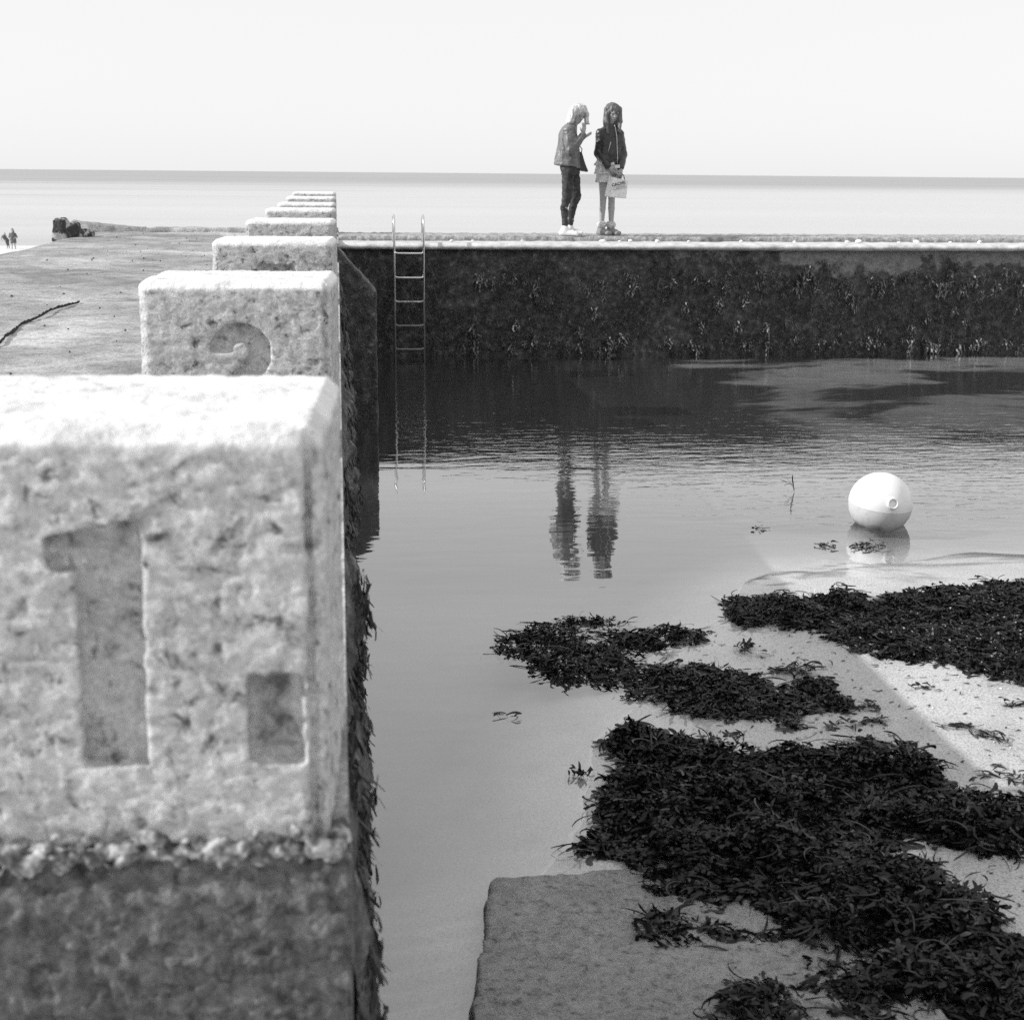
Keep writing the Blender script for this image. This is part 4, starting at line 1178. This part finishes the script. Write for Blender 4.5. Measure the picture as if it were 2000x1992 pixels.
# ---- girl in the dark jacket
gir = empty('person', (3.346, 18.36, FZ))
tag(gir, 'dark-haired girl in black zip jacket, ruffled skirt and furry boots, facing the pool', 'person')
gir.scale = (1, 1, GS)
f = Field((-0.26, -0.32, -0.01), (0.28, 0.22, 1.70), 0.006)
gface = (0.18, -0.93, -0.30); ghc = (0.030, -0.01, 1.545)
P2, R2 = head(f, ghc, gface, (0.05, -0.25, 1.0), 0.97)
f.cap((0.015, 0.0, 1.33), (0.025, 0.0, 1.48), 0.048, 0.045, k=0.03)
f.loft([(0.72, -0.01, 0, 0.14, 0.10), (0.86, 0, 0, 0.14, 0.10), (1.0, 0, 0, 0.115, 0.09), (1.2, 0.01, 0, 0.13, 0.10), (1.33, 0.01, 0, 0.12, 0.07), (1.38, 0.01, 0, 0.06, 0.05)], k=0.03)
GL = dict(hip=(-0.070, 0, 0.74), knee=(-0.066, -0.01, 0.47), calf=(-0.070, 0.012, 0.34), ank=(-0.076, 0.01, 0.09))
GR = dict(hip=(0.044, 0, 0.74), knee=(0.040, -0.01, 0.47), calf=(0.045, 0.012, 0.34), ank=(0.046, 0.012, 0.09))
for L_ in (GL, GR):
    f.cap(L_['hip'], L_['knee'], 0.062, 0.042, k=0.008); f.cap(L_['knee'], L_['calf'], 0.041, 0.041, k=0.008); f.cap(L_['calf'], L_['ank'], 0.041, 0.025, k=0.008)
    a = Vector(L_['ank']); f.cap(a + Vector((0, 0.02, -0.055)), a + Vector((0.07, -0.12, -0.06)), 0.03, 0.022, k=0.03)
for pts, sd in ((((-0.110, 0, 1.275), (-0.130, -0.02, 1.03), (-0.02, -0.165, 0.85)), 1), (((0.122, 0, 1.275), (0.160, -0.02, 1.02), (0.118, -0.165, 0.83)), -1)):
    f.cap(pts[0], pts[1], 0.042, 0.034, k=0.03); f.cap(pts[1], pts[2], 0.034, 0.024, k=0.02)
hand(f, (-0.018, -0.168, 0.848), (0.52, -0.12, -0.85), (0.5, 0.75, 0.3), (0.3, -0.9, 0.3), 0.95, 0.7)
hand(f, (0.118, -0.168, 0.828), (-0.12, -0.12, -1.0), (-0.4, 0.85, 0.0), (-0.5, -0.8, 0.2), 0.95, 0.8)
link('body', f.mesh('body'), skin, gir)
eyes_mouth(P2, 0.97, gir, eye_m, lip_m)
f = Field((-0.26, -0.30, 0.78), (0.28, 0.22, 1.46), 0.006)
f.loft([(0.885, 0.012, 0, 0.150, 0.130), (0.95, 0.012, 0, 0.158, 0.132), (1.10, 0.01, 0, 0.150, 0.128), (1.24, 0.01, 0, 0.148, 0.120), (1.31, 0.008, 0, 0.132, 0.095), (1.36, 0.010, 0, 0.095, 0.08), (1.40, 0.012, 0, 0.06, 0.068)], k=0.02, fold=0.02, seed=2.0)
for a, b, c in (((-0.108, 0, 1.275), (-0.135, -0.015, 1.03), (-0.030, -0.155, 0.865)), ((0.122, 0, 1.275), (0.160, -0.015, 1.02), (0.120, -0.155, 0.85))):
    f.cap(a, b, 0.060, 0.054, k=0.03); f.cap(b, c, 0.055, 0.043, k=0.02)
for q in (-1, 1):
    f.cap((0.012 + q * 0.052, -0.045, 1.385), (0.016 + q * 0.045, -0.055, 1.42), 0.026, 0.018, k=0.02)
f.noise(0.009, 13, 2, scl=(1, 1, 0.6)); f.noise(0.003, 50, 2)
gj = link('jacket', f.mesh('jacket'), flat('black_leather', 0.035, 0.38, 0.5, 0.4, 22), gir)
zipm = flat('zip_metal', 0.55, 0.4, 0.5)
tube('zip', [(0.040, -0.088, 1.375), (0.052, -0.108, 1.33), (0.064, -0.128, 1.24), (0.072, -0.138, 1.10), (0.078, -0.143, 0.97), (0.078, -0.142, 0.90)], 0.0045, zipm, gj, 6)
tube('pocket_zip', [(-0.010, -0.138, 1.168), (-0.022, -0.139, 1.11), (-0.036, -0.138, 1.05)], 0.0045, zipm, gj, 6)
# skirt with two tiers of ruffles
skm = flat('pale_skirt', 0.62, 0.85, 0.2, 0.35, 45)
f = Field((-0.24, -0.22, 0.60), (0.22, 0.22, 1.0), 0.006)
f.loft([(0.77, -0.012, 0, 0.168, 0.150), (0.84, -0.010, 0, 0.150, 0.128), (0.95, -0.005, 0, 0.135, 0.115)], k=0.006, fold=0.09, seed=0.5)
f.loft([(0.665, -0.012, 0, 0.156, 0.142), (0.76, -0.012, 0, 0.146, 0.125), (0.80, -0.012, 0, 0.13, 0.11)], k=0.004, fold=0.09, seed=3.0)
f.loft([(0.875, -0.012, 0, 0.170, 0.135), (0.93, -0.008, 0, 0.148, 0.12), (0.97, -0.005, 0, 0.13, 0.11)], k=0.004, fold=0.09, seed=5.0)
f.noise(0.004, 40, 2)
link('skirt', f.mesh('skirt'), skm, gir)
# boots and fur cuffs
bootm = flat('suede_boot', 0.27, 0.9, 0.15, 0.15, 20)
furm = flat('boot_fur', 0.62, 0.95, 0.1, 0.25, 60, 0.01)
for L_, dx in ((GL, 0.45), (GR, 0.42)):
    b = shoe(L_, dx, -0.75, 'boot', bootm, gir)
    a = Vector((L_['ank'][0], L_['ank'][1], 0))
    f = Field(tuple(a + Vector((-0.1, -0.1, 0.05))), tuple(a + Vector((0.1, 0.1, 0.21))), 0.005)
    for k in range(14):
        q = 2 * math.pi * k / 14
        f.ell(a + Vector((0.036 * math.cos(q), 0.036 * math.sin(q), 0.13)), (0.023, 0.023, 0.036), k=0.012)
    f.noise(0.008, 55, 2)
    link('fur_cuff', f.mesh('fur_cuff'), furm, b)
# hair, long with fringe
f = Field((-0.16, -0.20, 1.20), (0.20, 0.16, 1.70), 0.005)
f.ell(P2(0, -0.014, 0.012), (0.087, 0.104, 0.100), R2, k=0.02)
f.cap((-0.045, -0.02, 1.57), (-0.050, -0.035, 1.42), 0.036, 0.036, k=0.03); f.cap((-0.050, -0.035, 1.42), (-0.045, -0.105, 1.285), 0.036, 0.020, k=0.03)
f.cap((-0.06, -0.02, 1.42), (-0.078, -0.075, 1.325), 0.026, 0.012, k=0.02)
f.cap((0.105, -0.02, 1.57), (0.108, -0.035, 1.42), 0.034, 0.034, k=0.03); f.cap((0.108, -0.035, 1.42), (0.100, -0.10, 1.29), 0.034, 0.018, k=0.03)
f.loft([(1.30, 0.025, 0.05, 0.095, 0.045), (1.42, 0.028, 0.05, 0.098, 0.06), (1.55, 0.03, 0.03, 0.09, 0.07)], k=0.03)
f.ell(P2(0.0, 0.118, -0.078), (0.050, 0.062, 0.062), R2, k=0.010, cut=True)
f.noise(0.008, 36, 3, scl=(1.2, 1.2, 0.3))
link('hair', f.mesh('hair'), hair_mat('dark_hair', 0.03, 0.22, (90, 90, 10)), gir)

# card in her hand
cd = empty('card', tuple(Vector(gir.location) + Vector((0.066, -0.205, 0.862 * GS))))
cd.rotation_euler = (R(-8), R(-3), R(6))
tag(cd, 'small white card held at the hem of the dark jacket', 'card')
f = Field((-0.05, -0.02, -0.04), (0.05, 0.02, 0.04), 0.004); f.box((0, 0, 0), (0.034, 0.005, 0.021), 0.004)
link('card_face', f.mesh('card_face'), flat('white_card', 0.62, 0.6, 0.3), cd)

# tote bag with lettering
tb = empty('tote_bag', tuple(Vector(gir.location) + Vector((0.09, -0.24, 0.47 * GS))))
tb.scale = (1, 1, GS)
tag(tb, 'pale tote bag with dark hand lettering held in both hands of the girl', 'bag')
def hexa(name, c, m, parent, n=10, puff=0.012):
    """c: 8 corners, front TL TR BR BL then back TL TR BR BL"""
    c = [np.array(q, float) for q in c]
    V, F = [], []
    def quad(a, b, cc, d, pf):
        o = len(V); nn = np.cross(b - a, d - a); nn = nn / np.linalg.norm(nn)
        for i in range(n + 1):
            for j in range(n + 1):
                u, v = i / n, j / n
                p = (a * (1 - u) + b * u) * (1 - v) + (d * (1 - u) + cc * u) * v
                bulge = pf * math.sin(math.pi * u) * math.sin(math.pi * v) * (1 + 0.8 * float(vnoise(p * 14)))
                V.append(p - nn * bulge)
        for i in range(n):
            for j in range(n):
                k = o + i * (n + 1) + j
                F.append((k, k + 1, k + n + 2, k + n + 1))
    TL, TR, BR, BL, tl, tr, br, bl = c
    quad(TL, TR, BR, BL, puff); quad(tr, tl, bl, br, puff); quad(tl, TL, BL, bl, -puff * 0.8); quad(TR, tr, br, BR, puff * 0.5); quad(BL, BR, br, bl, 0.0)
    me = np_mesh(name, np.array(V), np.array(F))
    bm = bmesh.new(); bm.from_mesh(me); bmesh.ops.remove_doubles(bm, verts=bm.verts, dist=1e-4); bmesh.ops.recalc_face_normals(bm, faces=bm.faces); bm.to_mesh(me); bm.free()
    return link(name, me, m, parent)
o3 = np.array((0.09, -0.24, 0.47))
cor = [(-0.005, -0.255, 0.733), (0.200, -0.235, 0.690), (0.180, -0.235, 0.466), (-0.012, -0.26, 0.482), (-0.030, -0.17, 0.743), (0.17, -0.15, 0.70), (0.14, -0.15, 0.475), (-0.080, -0.16, 0.493)]
bagc = flat('tote_canvas', 0.80, 0.85, 0.2, 0.10, 25, 0.004)
hexa('bag_body', [np.array(q) - o3 for q in cor], bagc, tb)
ink = flat('black_ink', 0.03, 0.7, 0.2); ink2 = flat('faded_ink', 0.42, 0.8, 0.2)
def lettering(name, txt, size, loc, rot, m, parent):
    cu = bpy.data.curves.new(name, 'FONT'); cu.body = txt; cu.size = size; cu.extrude = 0.0012; cu.offset = 0.0012; cu.space_character = 1.05
    t = bpy.data.objects.new(name, cu); col.objects.link(t)
    dg = bpy.context.evaluated_depsgraph_get(); dg.update()
    me = bpy.data.meshes.new_from_object(t.evaluated_get(dg))
    bpy.data.objects.remove(t); bpy.data.curves.remove(cu)
    me.materials.clear()
    o = link(name, me, m, parent, loc); o.rotation_euler = rot
    return o
lettering('lettering', 'CACHE', 0.052, Vector((-0.008, -0.283, 0.612)) - Vector(o3), (R(88), R(-14), R(5)), ink, tb)
lettering('faded_lettering', 'CACHE.', 0.050, Vector((0.006, -0.281, 0.566)) - Vector(o3), (R(88), R(-14), R(5)), ink2, tb)
for a, b, yy_ in ((0.0, 0.07, -0.245), (0.10, 0.165, -0.19)):
    tube('handle', [(a - o3[0], yy_ - o3[1], 0.715 - o3[2]), (a + 0.015 - o3[0], yy_ + 0.01 - o3[1], 0.755 - o3[2]), ((a + b) / 2 - o3[0], yy_ + 0.02 - o3[1], 0.775 - o3[2]), (b - 0.012 - o3[0], yy_ + 0.01 - o3[1], 0.755 - o3[2]), (b - o3[0], yy_ - o3[1], 0.70 - o3[2])], 0.006, flat('handle_cord', 0.12, 0.8, 0.2), tb, 8)

# ---- two people far away on the beach
def beach_person(name, loc, lab, h, pose):
    e = empty(name, loc); tag(e, lab, 'person')
    f = Field((-0.5, -0.4, -0.02), (0.6, 0.4, 1.85), 0.02)
    hx, hz = pose['head']
    f.ell((hx, -0.02, hz), (0.085, 0.10, 0.12), k=0.02)
    f.cap((hx, 0, hz - 0.1), (pose['chest'][0], 0, pose['chest'][1] + 0.1), 0.05, 0.06, k=0.03)
    f.cap((pose['chest'][0], 0, pose['chest'][1]), (pose['hip'][0], 0, pose['hip'][1]), 0.13, 0.13, k=0.05)
    for q, (k1, a1) in zip((-1, 1), pose['legs']):
        f.cap((pose['hip'][0] + q * 0.08, 0, pose['hip'][1]), (k1, 0, 0.46), 0.075, 0.05, k=0.03); f.cap((k1, 0, 0.46), (a1, 0, 0.05), 0.05, 0.035, k=0.03)
        f.cap((a1, 0.03, 0.03), (a1, -0.12, 0.03), 0.035, 0.03, k=0.02)
    for q in (-1, 1):
        s0 = (pose['chest'][0] + q * 0.16, 0, pose['chest'][1] + 0.1); s1 = (pose['chest'][0] + q * pose['el'], -0.05, pose['chest'][1] - 0.18); s2 = (pose['chest'][0] + q * 0.10, -0.18, pose['chest'][1] - 0.30)
        f.cap(s0, s1, 0.05, 0.04, k=0.03); f.cap(s1, s2, 0.04, 0.03, k=0.03)
    link('body', f.mesh('body'), skin, e)
    return e
pa = beach_person('person', (-25.75, 122.2, Wz - 0.13), 'tiny distant person in a dark knee-length coat standing on the beach', 1.7,
                  dict(head=(-0.02, 1.52), chest=(0, 1.2), hip=(0.0, 0.85), legs=[(-0.10, -0.12), (0.12, 0.14)], el=0.27))
f = Field((-0.5, -0.4, 0.4), (0.5, 0.4, 1.5), 0.02)
f.loft([(0.52, 0.02, 0, 0.24, 0.18), (0.9, 0, 0, 0.24, 0.19), (1.2, 0, 0, 0.24, 0.17), (1.36, 0, 0, 0.12, 0.1)], k=0.03)
f.cap((-0.2, 0, 1.25), (-0.28, -0.05, 1.0), 0.08, 0.07); f.cap((0.2, 0, 1.25), (0.30, -0.05, 1.0), 0.08, 0.07); f.noise(0.02, 8, 2)
link('coat', f.mesh('coat'), flat('far_coat', 0.13, 0.8, 0.2, 0.4, 6), pa)
f = Field((-0.3, -0.3, 1.1), (0.3, 0.3, 1.8), 0.02)
f.ell((-0.02, 0.02, 1.55), (0.11, 0.11, 0.14), k=0.03); f.cap((0.06, 0.03, 1.5), (0.10, 0.03, 1.25), 0.06, 0.04); f.ell((-0.03, -0.12, 1.5), (0.06, 0.07, 0.09), k=0.02, cut=True)
link('hair', f.mesh('hair'), flat('far_hair', 0.15, 0.6, 0.3), pa)
pb = beach_person('person', (-26.55, 123.5, Wz - 0.14), 'tiny distant person bending forward beside the one in the coat', 1.4,
                  dict(head=(-0.10, 1.20), chest=(-0.16, 0.95), hip=(0.05, 0.68), legs=[(0.02, 0.04), (0.16, 0.2)], el=0.24))
f = Field((-0.6, -0.4, 0.2), (0.6, 0.4, 1.3), 0.02)
f.cap((-0.16, 0, 0.98), (0.05, 0, 0.68), 0.16, 0.17, k=0.03); f.cap((0.05, 0, 0.68), (0.1, 0, 0.34), 0.16, 0.10, k=0.03); f.noise(0.02, 8, 2)
link('coat', f.mesh('coat'), flat('far_coat_dark', 0.10, 0.8, 0.2, 0.4, 6), pb)
